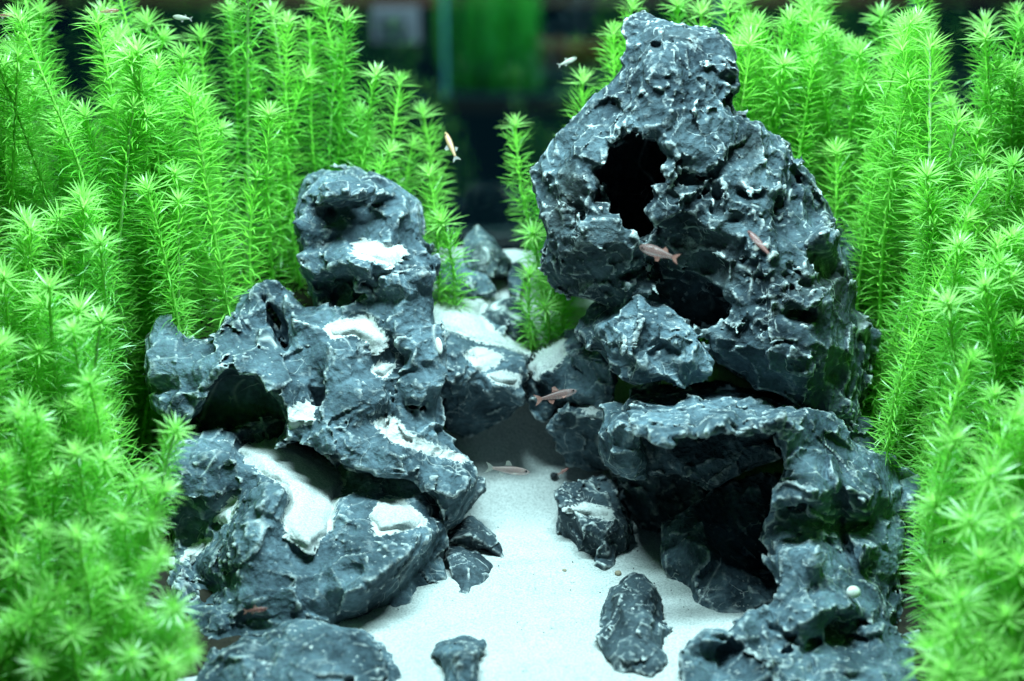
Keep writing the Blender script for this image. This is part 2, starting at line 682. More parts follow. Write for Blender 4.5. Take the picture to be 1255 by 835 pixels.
    for vs_, am in ((190, 0.85), (430, 0.45)):
        vo = node(nt, 'ShaderNodeTexVoronoi', feature='F1')
        vo.inputs['Scale'].default_value = vs_
        nt.links.new(vb.outputs[0], vo.inputs['Vector'])
        hgt = mathn(nt, 'ADD', hgt, mathn(nt, 'MULTIPLY', vo.outputs['Distance'], am))
    nt.links.new(hgt, b1.inputs['Height'])
    nt.links.new(b1.outputs[0], p.inputs['Normal'])
    nt.links.new(p.outputs[0], out.inputs[0])
    M[name] = m


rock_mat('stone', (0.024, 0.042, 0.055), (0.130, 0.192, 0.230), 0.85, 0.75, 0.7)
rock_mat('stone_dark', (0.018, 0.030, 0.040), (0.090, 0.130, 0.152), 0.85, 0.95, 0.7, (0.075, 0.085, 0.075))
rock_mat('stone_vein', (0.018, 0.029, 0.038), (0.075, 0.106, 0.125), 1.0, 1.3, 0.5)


def sand_mat():
    m, nt, out = new_mat('sand')
    tc = node(nt, 'ShaderNodeTexCoord')
    vec = tc.outputs['Object']
    g = noise(nt, vec, 1500, 2, 0.6)
    col = ramp(nt, g, [(0.30, (0.34, 0.35, 0.34)), (0.50, (0.52, 0.53, 0.52)), (0.7, (0.64, 0.64, 0.62))])
    spk = ramp(nt, noise(nt, vec, 600, 1, 0.5), [(0.74, W0), (0.78, (.8, .8, .8))])
    col = mixc(nt, spk, col, (0.22, 0.24, 0.23))
    big = ramp(nt, noise(nt, vec, 22, 4, 0.6), [(0.35, (0.86, 0.87, 0.86)), (0.65, W1)])
    col = mixc(nt, 1.0, col, big, 'MULTIPLY')
    p = node(nt, 'ShaderNodeBsdfPrincipled')
    nt.links.new(col, p.inputs['Base Color'])
    p.inputs['Roughness'].default_value = 0.9
    p.inputs['Specular IOR Level'].default_value = 0.1
    b = node(nt, 'ShaderNodeBump')
    b.inputs['Strength'].default_value = 0.5
    b.inputs['Distance'].default_value = 0.0006
    nt.links.new(mathn(nt, 'ADD', noise(nt, vec, 1100, 3, 0.7), mathn(nt, 'MULTIPLY', noise(nt, vec, 120, 3), 0.8)), b.inputs['Height'])
    nt.links.new(b.outputs[0], p.inputs['Normal'])
    nt.links.new(p.outputs[0], out.inputs[0])
    M['sand'] = m


sand_mat()


def plain(name, col, rough=0.6, spec=0.3, scale=200, var=0.25):
    m, nt, out = new_mat(name)
    tc = node(nt, 'ShaderNodeTexCoord')
    n = noise(nt, tc.outputs['Object'], scale, 3)
    c = mixc(nt, n, tuple(x * (1 - var) for x in col), tuple(min(1, x * (1 + var)) for x in col))
    p = node(nt, 'ShaderNodeBsdfPrincipled')
    nt.links.new(c, p.inputs['Base Color'])
    p.inputs['Roughness'].default_value = rough
    p.inputs['Specular IOR Level'].default_value = spec
    nt.links.new(p.outputs[0], out.inputs[0])
    M[name] = m


plain('soil', (0.022, 0.019, 0.014), 0.9, 0.1, 400, 0.6)
plain('grit', (0.03, 0.035, 0.04), 0.7)
plain('tan', (0.30, 0.24, 0.17), 0.8, 0.2, 500, 0.4)
plain('shell', (0.75, 0.74, 0.68), 0.4, 0.5, 900)
plain('stem', (0.32, 0.68, 0.13), 0.5, 0.3)
plain('pale_stem', (0.50, 0.62, 0.36), 0.5, 0.3)
plain('dark_wall', (0.012, 0.016, 0.018), 0.8, 0.2, 20)
plain('dark_base', (0.010, 0.012, 0.014), 0.6, 0.3, 20)
plain('wood_rail', (0.10, 0.035, 0.025), 0.6, 0.3, 60)
plain('paper', (0.62, 0.52, 0.62), 0.8, 0.2, 60, 0.15)
plain('ink', (0.12, 0.10, 0.14), 0.8, 0.2)
plain('eye', (0.01, 0.01, 0.012), 0.2, 0.6)


def leaf_mat(name, dark, light, trans):
    m, nt, out = new_mat(name)
    info = node(nt, 'ShaderNodeObjectInfo')
    tc = node(nt, 'ShaderNodeTexCoord')
    n = noise(nt, tc.outputs['Object'], 45, 3)
    r = mathn(nt, 'ADD', mathn(nt, 'MULTIPLY', info.outputs['Random'], 0.5), mathn(nt, 'MULTIPLY', n, 0.6))
    c = mixc(nt, ramp(nt, r, [(0.15, W0), (0.9, W1)]), dark, light)
    d = node(nt, 'ShaderNodeBsdfDiffuse')
    tr = node(nt, 'ShaderNodeBsdfTranslucent')
    gl = node(nt, 'ShaderNodeBsdfGlossy')
    gl.inputs['Roughness'].default_value = 0.35
    gl.inputs['Color'].default_value = (0.8, 0.9, 0.8, 1)
    nt.links.new(c, d.inputs[0])
    nt.links.new(mixc(nt, 1.0, c, trans, 'MULTIPLY'), tr.inputs[0])
    a = node(nt, 'ShaderNodeMixShader', i_0=0.6)
    nt.links.new(d.outputs[0], a.inputs[1])
    nt.links.new(tr.outputs[0], a.inputs[2])
    b = node(nt, 'ShaderNodeMixShader', i_0=0.05)
    nt.links.new(a.outputs[0], b.inputs[1])
    nt.links.new(gl.outputs[0], b.inputs[2])
    nt.links.new(b.outputs[0], out.inputs[0])
    M[name] = m


leaf_mat('leaf', (0.13, 0.54, 0.055), (0.42, 0.88, 0.18), (1.1, 1.1, 0.8))
leaf_mat('leaf_tip', (0.34, 0.76, 0.16), (0.58, 0.93, 0.32), (1.1, 1.1, 0.9))
leaf_mat('leaf_red', (0.55, 0.12, 0.05), (0.75, 0.22, 0.08), (1.1, 1.0, 1.0))


def glass_mat(name, tint, gloss):
    m, nt, out = new_mat(name)
    t = node(nt, 'ShaderNodeBsdfTransparent')
    t.inputs[0].default_value = (*tint, 1)
    g = node(nt, 'ShaderNodeBsdfGlossy')
    g.inputs['Roughness'].default_value = 0.02
    mx = node(nt, 'ShaderNodeMixShader', i_0=gloss)
    nt.links.new(t.outputs[0], mx.inputs[1])
    nt.links.new(g.outputs[0], mx.inputs[2])
    nt.links.new(mx.outputs[0], out.inputs[0])
    M[name] = m


glass_mat('pane_glass', (0.72, 0.92, 0.95), 0.03)
plain('glass_edge', (0.12, 0.34, 0.42), 0.3, 0.5, 30, 0.1)


def fish_mat(name, col, alpha):
    m, nt, out = new_mat(name)
    tc = node(nt, 'ShaderNodeTexCoord')
    n = noise(nt, tc.outputs['Object'], 350, 3)
    c = mixc(nt, n, tuple(x * 0.7 for x in col), col)
    p = node(nt, 'ShaderNodeBsdfPrincipled')
    nt.links.new(c, p.inputs['Base Color'])
    p.inputs['Roughness'].default_value = 0.35
    p.inputs['Alpha'].default_value = alpha
    nt.links.new(p.outputs[0], out.inputs[0])
    M[name] = m


fish_mat('fish_pink', (0.42, 0.23, 0.21), 0.33)
fish_mat('fish_red', (0.34, 0.11, 0.09), 0.5)
fish_mat('fish_pale', (0.52, 0.52, 0.42), 0.6)
fish_mat('fish_orange', (0.60, 0.36, 0.18), 0.8)
fish_mat('fish_ghost', (0.62, 0.40, 0.37), 0.28)
fish_mat('fin_clear', (0.6, 0.58, 0.52), 0.2)
fish_mat('fin_red', (0.55, 0.25, 0.20), 0.35)


# ------------------------------------------------------------------ ground
def heightfield(name, x0, x1, y0, y1, step, zf, mat, label, kind='structure'):
    xs = np.arange(x0, x1 + step / 2, step)
    ys = np.arange(y0, y1 + step / 2, step)
    X, Y = np.meshgrid(xs, ys, indexing='ij')
    Z = zf(X, Y)
    nx, ny = X.shape
    V = np.stack([X.ravel(), Y.ravel(), Z.ravel()], 1)
    i, j = np.meshgrid(np.arange(nx - 1), np.arange(ny - 1), indexing='ij')
    a = (i * ny + j).ravel()
    Q = np.stack([a, a + ny, a + ny + 1, a + 1], 1)
    return link(name, mesh_from(name, V, Q, mat), None, label, None, None, kind)


def sand_surface(X, Y):
    P = np.stack([X.ravel(), Y.ravel(), np.zeros(X.size)], 1)
    n = (fbm(P / 0.035, 3) * 0.0016 + fbm(P / 0.006, 2) * 0.0005).reshape(X.shape)
    return sand_z(X, Y) + n


heightfield('sand_bed', -0.26, 0.26, 0.36, 0.698, 0.0016, sand_surface, M['sand'], 'fine white sand covering the tank floor')


def soil_zf(side):
    def fn(X, Y):
        P = np.stack([X.ravel(), Y.ravel(), np.zeros(X.size)], 1)
        n = (fbm(P / 0.02, 2) * 0.002 + fbm(P / 0.003, 2) * 0.0012).reshape(X.shape)
        edge = np.full_like(Y, 0.087 if side < 0 else 0.114)
        edge = edge - np.clip((Y - 0.58) / 0.08, 0, 1) * (0.025 if side < 0 else 0.04)
        d = (X * side - edge)
        return sand_z(X, Y) + np.clip(d / 0.02, -1, 1) * 0.006 + n - 0.001
    return fn


heightfield('soil_bank_left', -0.26, -0.05, 0.36, 0.697, 0.0025, soil_zf(-1), M['soil'], 'dark planting soil below the left plants')
heightfield('soil_bank_right', 0.06, 0.26, 0.36, 0.697, 0.0025, soil_zf(1), M['soil'], 'dark planting soil below the right plants')

# ------------------------------------------------------------------ rocks
# big upright rock on the right with the deep hole
rock('rock',
     [(654, 210), (663, 193), (689, 167), (712, 138), (744, 106), (761, 86), (771, 57), (760, 37), (767, 24), (792, 17), (818, 29),
      (850, 34), (873, 34), (890, 52), (906, 86), (904, 103), (893, 124), (902, 141), (919, 149), (953, 167), (968, 175), (973, 195),
      (991, 218), (1017, 253), (1025, 276), (1022, 287), (1040, 322), (1048, 351), (1045, 379), (1063, 402), (1077, 414), (1073, 441),
      (1062, 488), (1050, 520), (1023, 515), (988, 500), (952, 480), (905, 462), (878, 442), (868, 411), (840, 400), (790, 392), (740, 372), (715, 365),
      (695, 362), (675, 345), (666, 322), (672, 287), (663, 247)],
     [(660, 215, .592), (700, 170, .592), (750, 110, .597), (790, 25, .602), (870, 40, .602), (830, 60, .588), (800, 90, .582), (820, 130, .574), (880, 90, .588),
      (740, 150, .583), (700, 215, .574), (690, 290, .574), (720, 300, .568), (735, 340, .576), (690, 350, .585), (725, 235, .571),
      (770, 150, .576), (830, 200, .568), (815, 260, .566), (800, 330, .572), (860, 250, .570), (900, 190, .578), (960, 185, .592), (1010, 255, .596),
      (900, 290, .564), (870, 330, .574), (940, 300, .560), (985, 300, .568), (1005, 285, .560), (1035, 340, .578), (1000, 360, .556), (950, 370, .556),
      (905, 385, .560), (880, 415, .558), (930, 430, .552), (990, 440, .548), (1040, 440, .562), (1070, 430, .582), (1045, 505, .560), (985, 490, .556), (910, 455, .562)],
     'tall upright dark rock with a deep black hole near its top', M['stone_dark'], back=0.035, vox=0.74, seed=1,
     scoop=(11.0, 2.0), chip=(4.2, 1.4), grain=0.4, rough=1.7,
     holes=[([(728, 213), (740, 199), (743, 178), (758, 175), (773, 160), (791, 169), (811, 163), (815, 181), (829, 194), (814, 205), (822, 221), (799, 227), (808, 246), (794, 257), (804, 276), (788, 300), (777, 282), (763, 291), (757, 267), (742, 263), (747, 247), (730, 248), (738, 229)], 0.612),
            ([(800, 322), (838, 330), (880, 342), (903, 372), (890, 392), (868, 402), (830, 392), (800, 372)], 0.582)],
     carve=[(850, 222, .566, 8, 7, 3), (920, 246, .568, 9, 8, 3.5), (840, 300, .566, 6, 6, 5), (880, 265, .566, 5, 5, 3), (1000, 345, .556, 5, 5, 4),
            (905, 340, .560, 7, 6, 3), (960, 250, .578, 6, 5, 4), (700, 262, .572, 4, 4, 5), (985, 385, .555, 5, 5, 3)])

# stone resting below it
rock('rock',
     [(709, 411), (718, 387), (733, 373), (762, 364), (774, 351), (792, 353), (816, 373), (839, 396), (863, 423), (875, 444), (866, 459),
      (839, 470), (810, 464), (777, 470), (759, 459), (744, 444), (736, 432), (718, 425)],
     [(715, 400, .578), (740, 376, .580), (780, 354, .578), (800, 368, .575), (745, 400, .566), (790, 390, .558), (830, 405, .556), (860, 425, .560),
      (830, 425, .547), (770, 430, .552), (798, 432, .556), (750, 440, .562), (800, 462, .550), (860, 455, .552), (835, 462, .549)],
     'angular pale-ridged stone wedged under the tall holed rock', M['stone'], back=0.012, vox=0.7, seed=2, scoop=(10, 1.8), chip=(4.5, .9),
     carve=[(800, 432, .549, 8, 5, 3)])

# stones below, at the mouth of the sand path
rock('rock',
     [(637, 470), (645, 455), (657, 436), (676, 424), (692, 411), (707, 403), (722, 415), (745, 430), (750, 473), (745, 500), (738, 507), (705, 500), (682, 497), (673, 516),
      (657, 513), (653, 498), (640, 488)],
     [(645, 460, .606), (665, 432, .622), (700, 408, .618), (690, 430, .604), (665, 455, .596), (680, 468, .594), (715, 440, .590), (715, 460, .592), (740, 450, .584), (700, 482, .588), (670, 480, .598),
      (660, 505, .600), (745, 490, .586), (690, 497, .592)],
     'knobbly stone with a sloping sand-dusted top beside the sand path', M['stone'], back=0.015, vox=0.7, seed=3, scoop=(9, 1.8), chip=(4, .9),
     sand=[([(648, 449), (667, 430), (690, 415), (694, 436), (679, 453), (660, 459)], 1.6, 'white sand on the sloping top of the knobbly stone beside the path')])
rock('rock',
     [(671, 526), (682, 505), (713, 486), (740, 483), (752, 490), (750, 530), (745, 575), (720, 578), (698, 568), (682, 538)],
     [(676, 522, .590), (690, 505, .588), (713, 488, .594), (738, 487, .594), (715, 507, .582), (740, 510, .580), (700, 530, .588), (725, 540, .590), (740, 565, .594), (700, 562, .600)],
     'squat stone with a small sand-covered top under the knobbly stone', M['stone'], back=0.012, vox=0.7, seed=4, scoop=(9, 1.6), chip=(4, .8),
     sand=[([(707, 495), (735, 486), (739, 498), (726, 510), (712, 503)], 1.5, 'small patch of white sand on the squat stone under the knobbly stone')])

# roof slab over the cave and its pier
rock('rock',
     [(766, 500), (777, 482), (816, 473), (875, 469), (928, 481), (952, 494), (982, 496), (1004, 509), (995, 526), (964, 524), (946, 533), (928, 526), (905, 531), (881, 523), (860, 535), (839, 535), (820, 541), (804, 533), (783, 530), (770, 517)],
     [(770, 498, .548), (780, 484, .566), (816, 475, .574), (875, 472, .578), (930, 483, .572), (985, 500, .560), (783, 522, .522), (804, 527, .514), (839, 530, .509),
      (881, 519, .511), (928, 521, .511), (964, 515, .516), (850, 500, .540), (910, 500, .542), (800, 505, .540), (800, 540, .512), (850, 540, .508), (905, 533, .510), (950, 535, .516)],
     'flat-topped slab roofing the dark cave between pillar and pier', M['stone'], back=0.01, vox=0.75, k=1.8, seed=5, scoop=(10, 1.0), chip=(4.2, .8))
rock('rock',
     [(775, 528), (850, 525), (990, 520), (985, 545), (965, 560), (945, 567), (905, 580), (878, 596), (860, 588), (830, 578), (800, 578), (780, 560)],
     [(780, 535, .564), (850, 530, .566), (980, 525, .562), (850, 560, .560), (905, 560, .556), (878, 592, .552), (800, 575, .564), (960, 555, .556)],
     'dark jagged stone hanging under the slab inside the cave', M['stone'], back=0.015, vox=0.74, seed=31, scoop=(12, 1.6), chip=(5, .8))
rock('rock',
     [(738, 500), (751, 494), (772, 498), (783, 520), (788, 550), (795, 590), (773, 588), (754, 577), (735, 557), (736, 526)],
     [(742, 505, .560), (765, 502, .556), (745, 530, .545), (760, 520, .540), (778, 530, .536), (755, 560, .542), (775, 580, .545), (740, 552, .55), (790, 580, .552)],
     'narrow upright stone propping the left end of the slab', M['stone'], back=0.015, vox=0.7, seed=6, scoop=(9, 1.7), chip=(4, .9))

# pillar on the right
rock('rock',
     [(950, 520), (972, 512), (990, 506), (1017, 511), (1035, 533), (1059, 550), (1094, 562), (1097, 577), (1110, 619), (1111, 668), (1103, 696), (1108, 735), (1113, 757), (1128, 781),
      (1141, 817), (1146, 860), (840, 860), (834, 817), (838, 803), (846, 793), (866, 777), (894, 775), (912, 757), (950, 737), (954, 717), (938, 684), (946, 680), (932, 660),
      (936, 648), (950, 608), (962, 572)],
     [(965, 520, .522), (1010, 513, .540), (1050, 550, .540), (1090, 565, .545), (1000, 545, .528), (965, 575, .520), (1030, 590, .519), (1080, 600, .524), (1105, 630, .532),
      (955, 612, .508), (1000, 610, .503), (1060, 616, .508), (975, 640, .520), (1030, 648, .530), (1070, 640, .526), (938, 655, .516), (960, 674, .500), (1000, 673, .497), (1060, 666, .502), (1085, 680, .510), (950, 685, .500),
      (1000, 688, .493), (1050, 703, .506), (1090, 716, .509), (960, 715, .494), (1010, 725, .489), (1020, 742, .484), (1070, 752, .488), (1105, 770, .502), (930, 765, .483), (990, 757, .477), (1030, 779, .493), (1080, 788, .481), (1120, 800, .484),
      (845, 803, .472), (870, 782, .474), (900, 780, .476), (885, 812, .476), (930, 795, .471), (1000, 800, .475), (1060, 805, .477), (1100, 820, .471), (860, 850, .454), (960, 850, .448), (1060, 850, .450)],
     'massive pitted rock pillar with a round hollow at the right of the cave', M['stone'], back=0.02, vox=0.74, seed=7, scoop=(12, 1.7), chip=(4.5, 1.0), k=2.5,
     carve=[(975, 638, .512, 6.5, 9, 6), (1030, 650, .516, 10, 9, 2.6), (1024, 778, .486, 12, 9, 3.2), (886, 802, .472, 6.5, 8, 5), (945, 790, .474, 6, 6, 2.5), (1075, 640, .514, 7, 6, 2.2), (1000, 822, .463, 12, 6, 3)],
     strata=((0.15, 0, 1), 1.35))

# inner cave rocks
rock('rock',
     [(812, 640), (858, 616), (878, 593), (937, 575), (960, 590), (955, 640), (965, 715), (950, 750), (917, 750), (897, 764), (871, 757), (848, 742), (825, 714), (812, 692)],
     [(815, 650, .548), (860, 620, .556), (880, 600, .566), (940, 585, .566), (815, 690, .537), (830, 708, S(830, 708) + .0), (870, 749, S(870, 749)), (897, 756, S(897, 756)), (860, 660, .535),
      (900, 660, .548), (890, 700, .523), (940, 680, .545), (940, 735, .520), (850, 690, .530), (910, 630, .556)],
     'shadowed rock deep inside the cave standing on the sand', M['stone'], back=0.01, vox=0.9, seed=8, scoop=(14, 2.2), chip=(5, .7))
rock('rock',
     [(740, 560), (800, 555), (880, 570), (880, 650), (850, 670), (812, 668), (790, 650), (760, 615)],
     [(745, 565, .575), (800, 560, .572), (870, 580, .575), (800, 640, .572), (840, 665, S(840, 665) + .002), (765, 612, .578)],
     'dark rear wall rock closing the back of the cave', M['stone_dark'], back=0.02, vox=1.1, seed=9)

# small rocks behind the pillar
rock('rock', [(1030, 520), (1042, 516), (1062, 516), (1083, 538), (1098, 566), (1085, 580), (1046, 565)],
     [(1040, 520, .562), (1065, 522, .566), (1090, 560, .562), (1060, 550, .556), (1046, 560, .555)],
     'small brownish rock tucked behind the pillar top', M['stone_dark'], back=0.012, vox=0.72, seed=10)
rock('rock', [(1090, 580), (1111, 567), (1127, 584), (1130, 600), (1125, 630), (1121, 668), (1110, 690), (1095, 690), (1090, 640)],
     [(1095, 580, .548), (1115, 572, .546), (1125, 592, .540), (1112, 610, .535), (1118, 660, .532), (1100, 685, .532)],
     'slim pointed rock leaning on the outer side of the pillar', M['stone'], back=0.012, vox=0.72, seed=11)
rock('rock', [(1015, 262), (1030, 270), (1050, 305), (1064, 340), (1068, 385), (1060, 405), (1035, 400), (1020, 330)],
     [(1025, 275, .625), (1050, 315, .62), (1064, 370, .618), (1040, 390, .616), (1025, 330, .62)],
     'grey rock half hidden behind the tall holed rock among plants', M['stone'], back=0.02, vox=0.9, seed=12)

# loose stones on the sand
rock('rock', [(680, 606), (690, 590), (710, 593), (733, 581), (752, 586), (757, 609), (766, 629), (775, 652), (768, 685), (752, 700), (739, 704), (723, 690), (693, 668), (687, 639)],
     [(682, 605, .566), (692, 593, .574), (735, 584, .580), (752, 590, .580), (755, 610, .572), (720, 605, .572), (700, 618, .562), (735, 630, .560), (715, 640, .551), (693, 660, S(693, 662)), (723, 680, S(723, 683)), (739, 695, S(739, 697)),
      (752, 692, S(752, 694)), (735, 655, .547), (756, 640, .556), (770, 655, .558), (765, 678, S(765, 680) + .001)],
     'blocky veined stone with a sandy step standing before the cave', M['stone_vein'], back=0.008, vox=0.6, k=3, seed=13, scoop=(9, 1.6), chip=(4, .8),
     sand=[([(694, 622), (720, 616), (749, 624), (751, 637), (733, 636), (708, 630)], 1.2, 'thin streak of white sand across the blocky veined stone')])
rock('rock', [(774, 699), (789, 702), (802, 715), (810, 735), (813, 758), (821, 771), (814, 787), (815, 822), (798, 830), (772, 833), (749, 822), (739, 803), (733, 777), (738, 744), (746, 725), (762, 710)],
     [(778, 702, .522), (800, 717, .515), (812, 760, .502), (755, 720, .512), (765, 745, .498), (785, 740, .500), (740, 750, .506), (738, 790, .488), (770, 780, .486), (795, 780, .487), (818, 772, .497),
      (772, 822, S(772, 824)), (810, 812, S(810, 815)), (750, 812, S(750, 814)), (775, 800, .479), (790, 760, .492)],
     'egg-shaped white-veined stone alone on the sand path', M['stone_vein'], back=0.006, vox=0.6, k=3.5, seed=14, scoop=(9, 1.7), chip=(3.6, .8))
rock('rock', [(527, 803), (534, 789), (555, 784), (562, 776), (580, 777), (594, 785), (592, 796), (585, 810), (587, 850), (550, 850), (545, 819), (539, 807)],
     [(532, 800, .480), (540, 790, .485), (565, 780, .490), (590, 787, .486), (560, 800, .470), (580, 800, .470), (590, 800, .474), (560, 835, .464), (580, 840, .462)],
     'little mushroom-shaped stone by the rounded front rock', M['stone'], back=0.006, vox=0.5, k=2.5, seed=15, scoop=(7, 1.1), chip=(3.2, .5))
rock('rock', [(550, 664), (552, 653), (566, 639), (573, 630), (584, 632), (598, 649), (614, 665), (623, 690), (612, 686), (591, 677), (569, 672)],
     [(552, 660, .550), (575, 632, .566), (600, 652, .560), (575, 655, .550), (595, 667, .552), (620, 686, S(620, 688)), (591, 674, S(591, 676))],
     'thin pointed shard, upper of two beside the lower left rock', M['stone_vein'], back=0.004, vox=0.5, k=2, seed=16, scoop=(8, 1.2), chip=(3.2, .5))
rock('rock', [(548, 667), (566, 669), (591, 679), (605, 694), (601, 708), (584, 726), (571, 740), (564, 736), (557, 722), (555, 709), (548, 688)],
     [(550, 670, .546), (580, 676, .546), (603, 694, .542), (575, 695, .534), (598, 710, S(598, 710)), (571, 733, S(571, 735)), (558, 715, .530)],
     'triangular shard, lower of two beside the lower left rock', M['stone_vein'], back=0.004, vox=0.5, k=2, seed=17, scoop=(8, 1.0), chip=(3.2, .5))
rock('rock', [(572, 590), (582, 582), (596, 585), (594, 602), (582, 616), (566, 635), (556, 628), (562, 608)],
     [(580, 586, .574), (594, 588, .572), (580, 604, .566), (570, 625, .562), (592, 600, .568)],
     'small chip peeping out under the end of the long ridge', M['stone_vein'], back=0.006, vox=0.55, k=2, seed=18, scoop=(7, 1.0), chip=(3.2, .5))

# rocks at the back of the sand path
rock('rock', [(566, 296), (573, 286), (584, 279), (599, 291), (616, 308), (627, 322), (622, 340), (599, 340), (573, 330)],
     [(570, 295, .664), (584, 281, .668), (600, 305, .655), (622, 325, .660), (590, 325, .652), (615, 337, .655), (572, 320, .656)],
     'pointed dark wedge rock at the far end of the sand', M['stone_dark'], back=0.008, vox=0.7, k=2, seed=19, scoop=(12, 1.2), chip=(5, .4))
rock('rock', [(530, 334), (548, 316), (568, 314), (580, 320), (594, 335), (608, 357), (600, 366), (580, 366), (547, 358), (532, 350)],
     [(535, 338, .652), (560, 317, .662), (594, 336, .652), (605, 356, .645), (575, 345, .643), (550, 352, .640), (585, 362, .640)],
     'low leaning slab in front of the dark wedge rock', M['stone'], back=0.008, vox=0.7, k=2, seed=20, scoop=(12, 1.2), chip=(5, .4))
rock('rock', [(592, 387), (603, 372), (620, 362), (637, 365), (650, 387), (655, 408), (650, 432), (629, 424), (607, 410)],
     [(595, 388, .634), (620, 364, .642), (645, 380, .640), (615, 385, .628), (635, 400, .624), (652, 412, .630), (630, 420, .626), (648, 428, .626)],
     'rounded dark stone half sunk at the edge of the sand ledge', M['stone_vein'], back=0.008, vox=0.6, k=2.5, seed=21, scoop=(9, 1.0), chip=(4, .5))
rock('rock', [(624, 322), (634, 318), (643, 326), (642, 348), (636, 366), (624, 360), (620, 345)],
     [(630, 322, .665), (640, 330, .660), (630, 345, .655), (636, 360, .652)],
     'tiny pale slab leaning beside the dark wedge rock', M['stone'], back=0.004, vox=0.5, k=2, seed=22, scoop=(8, .6), chip=(4, .3))

# sand-topped ledge left of the path
rock('rock',
     [(495, 372), (535, 346), (604, 360), (600, 385), (625, 412), (652, 432), (645, 455), (641, 476), (642, 493), (624, 512), (600, 528), (570, 540), (545, 525), (535, 480), (530, 440), (515, 400)],
     [(505, 374, .622), (535, 352, .648), (600, 366, .648), (600, 395, .632), (650, 432, .610), (616, 418, .618), (575, 405, .622), (545, 400, .612), (530, 420, .598), (565, 425, .604), (585, 435, .606), (620, 440, .605), (645, 455, .600),
      (590, 455, .598), (630, 465, .597), (610, 475, .592), (560, 460, .590), (640, 490, .594), (545, 480, .592), (580, 490, .598), (620, 505, .604), (570, 530, .612), (600, 520, .610)],
     'overhanging ledge topped with drifted white sand left of the path', M['stone'], back=0.01, vox=0.72, k=3, seed=23, scoop=(11, 1.5), chip=(4.5, .8),
     sand=[([(500, 376), (523, 366), (532, 350), (547, 350), (564, 355), (607, 361), (590, 385), (607, 404), (650, 428), (650, 438), (616, 424), (581, 419), (543, 402)], 2.6, 'broad drift of white sand on the ledge behind the upright left rock'),
           ([(566, 434), (586, 424), (618, 434), (612, 446), (590, 458)], 0, 'small sand dusting on the face of the sandy ledge'),
           ([(588, 456), (620, 455), (641, 461), (634, 476), (607, 470)], 1.6, 'narrow sand shelf along the front lip of the ledge')])

# upright left rock
rock('rock',
     [(362, 260), (366, 236), (372, 221), (396, 208), (422, 206), (452, 212), (482, 225), (502, 238), (515, 251), (519, 275), (518, 296), (530, 314), (535, 326), (532, 342), (523, 361), (524, 380),
      (510, 400), (469, 418), (430, 418), (402, 400), (385, 376), (377, 348), (370, 309), (362, 275)],
     [(366, 240, .618), (400, 210, .626), (450, 214, .626), (500, 240, .622), (375, 262, .602), (400, 240, .596), (450, 236, .597), (495, 262, .604), (515, 290, .614), (402, 259, .615), (450, 252, .615),
      (420, 285, .602), (480, 285, .600), (375, 310, .600), (440, 297, .602), (490, 304, .600), (465, 322, .582), (430, 320, .583), (500, 325, .590), (532, 328, .600), (390, 335, .590), (440, 335, .584), (490, 345, .584), (525, 350, .596),
      (418, 356, .602), (390, 365, .595), (470, 365, .589), (430, 378, .586), (400, 390, .589), (480, 385, .587), (440, 410, .596), (510, 390, .599)],
     'upright block-shaped grey rock crowning the left rock pile', M['stone'], back=0.015, vox=0.72, k=2.5, seed=24, scoop=(13, 1.8), chip=(4.5, .9),
     carve=[(402, 260, .604, 7, 6, 3), (447, 250, .606, 7, 6, 2.5), (417, 358, .592, 10, 7, 4.5)],
     sand=[([(426, 310), (452, 295), (487, 302), (499, 310), (474, 324), (443, 319)], 1.5, 'small sand patch on the shelf across the upright left rock')])

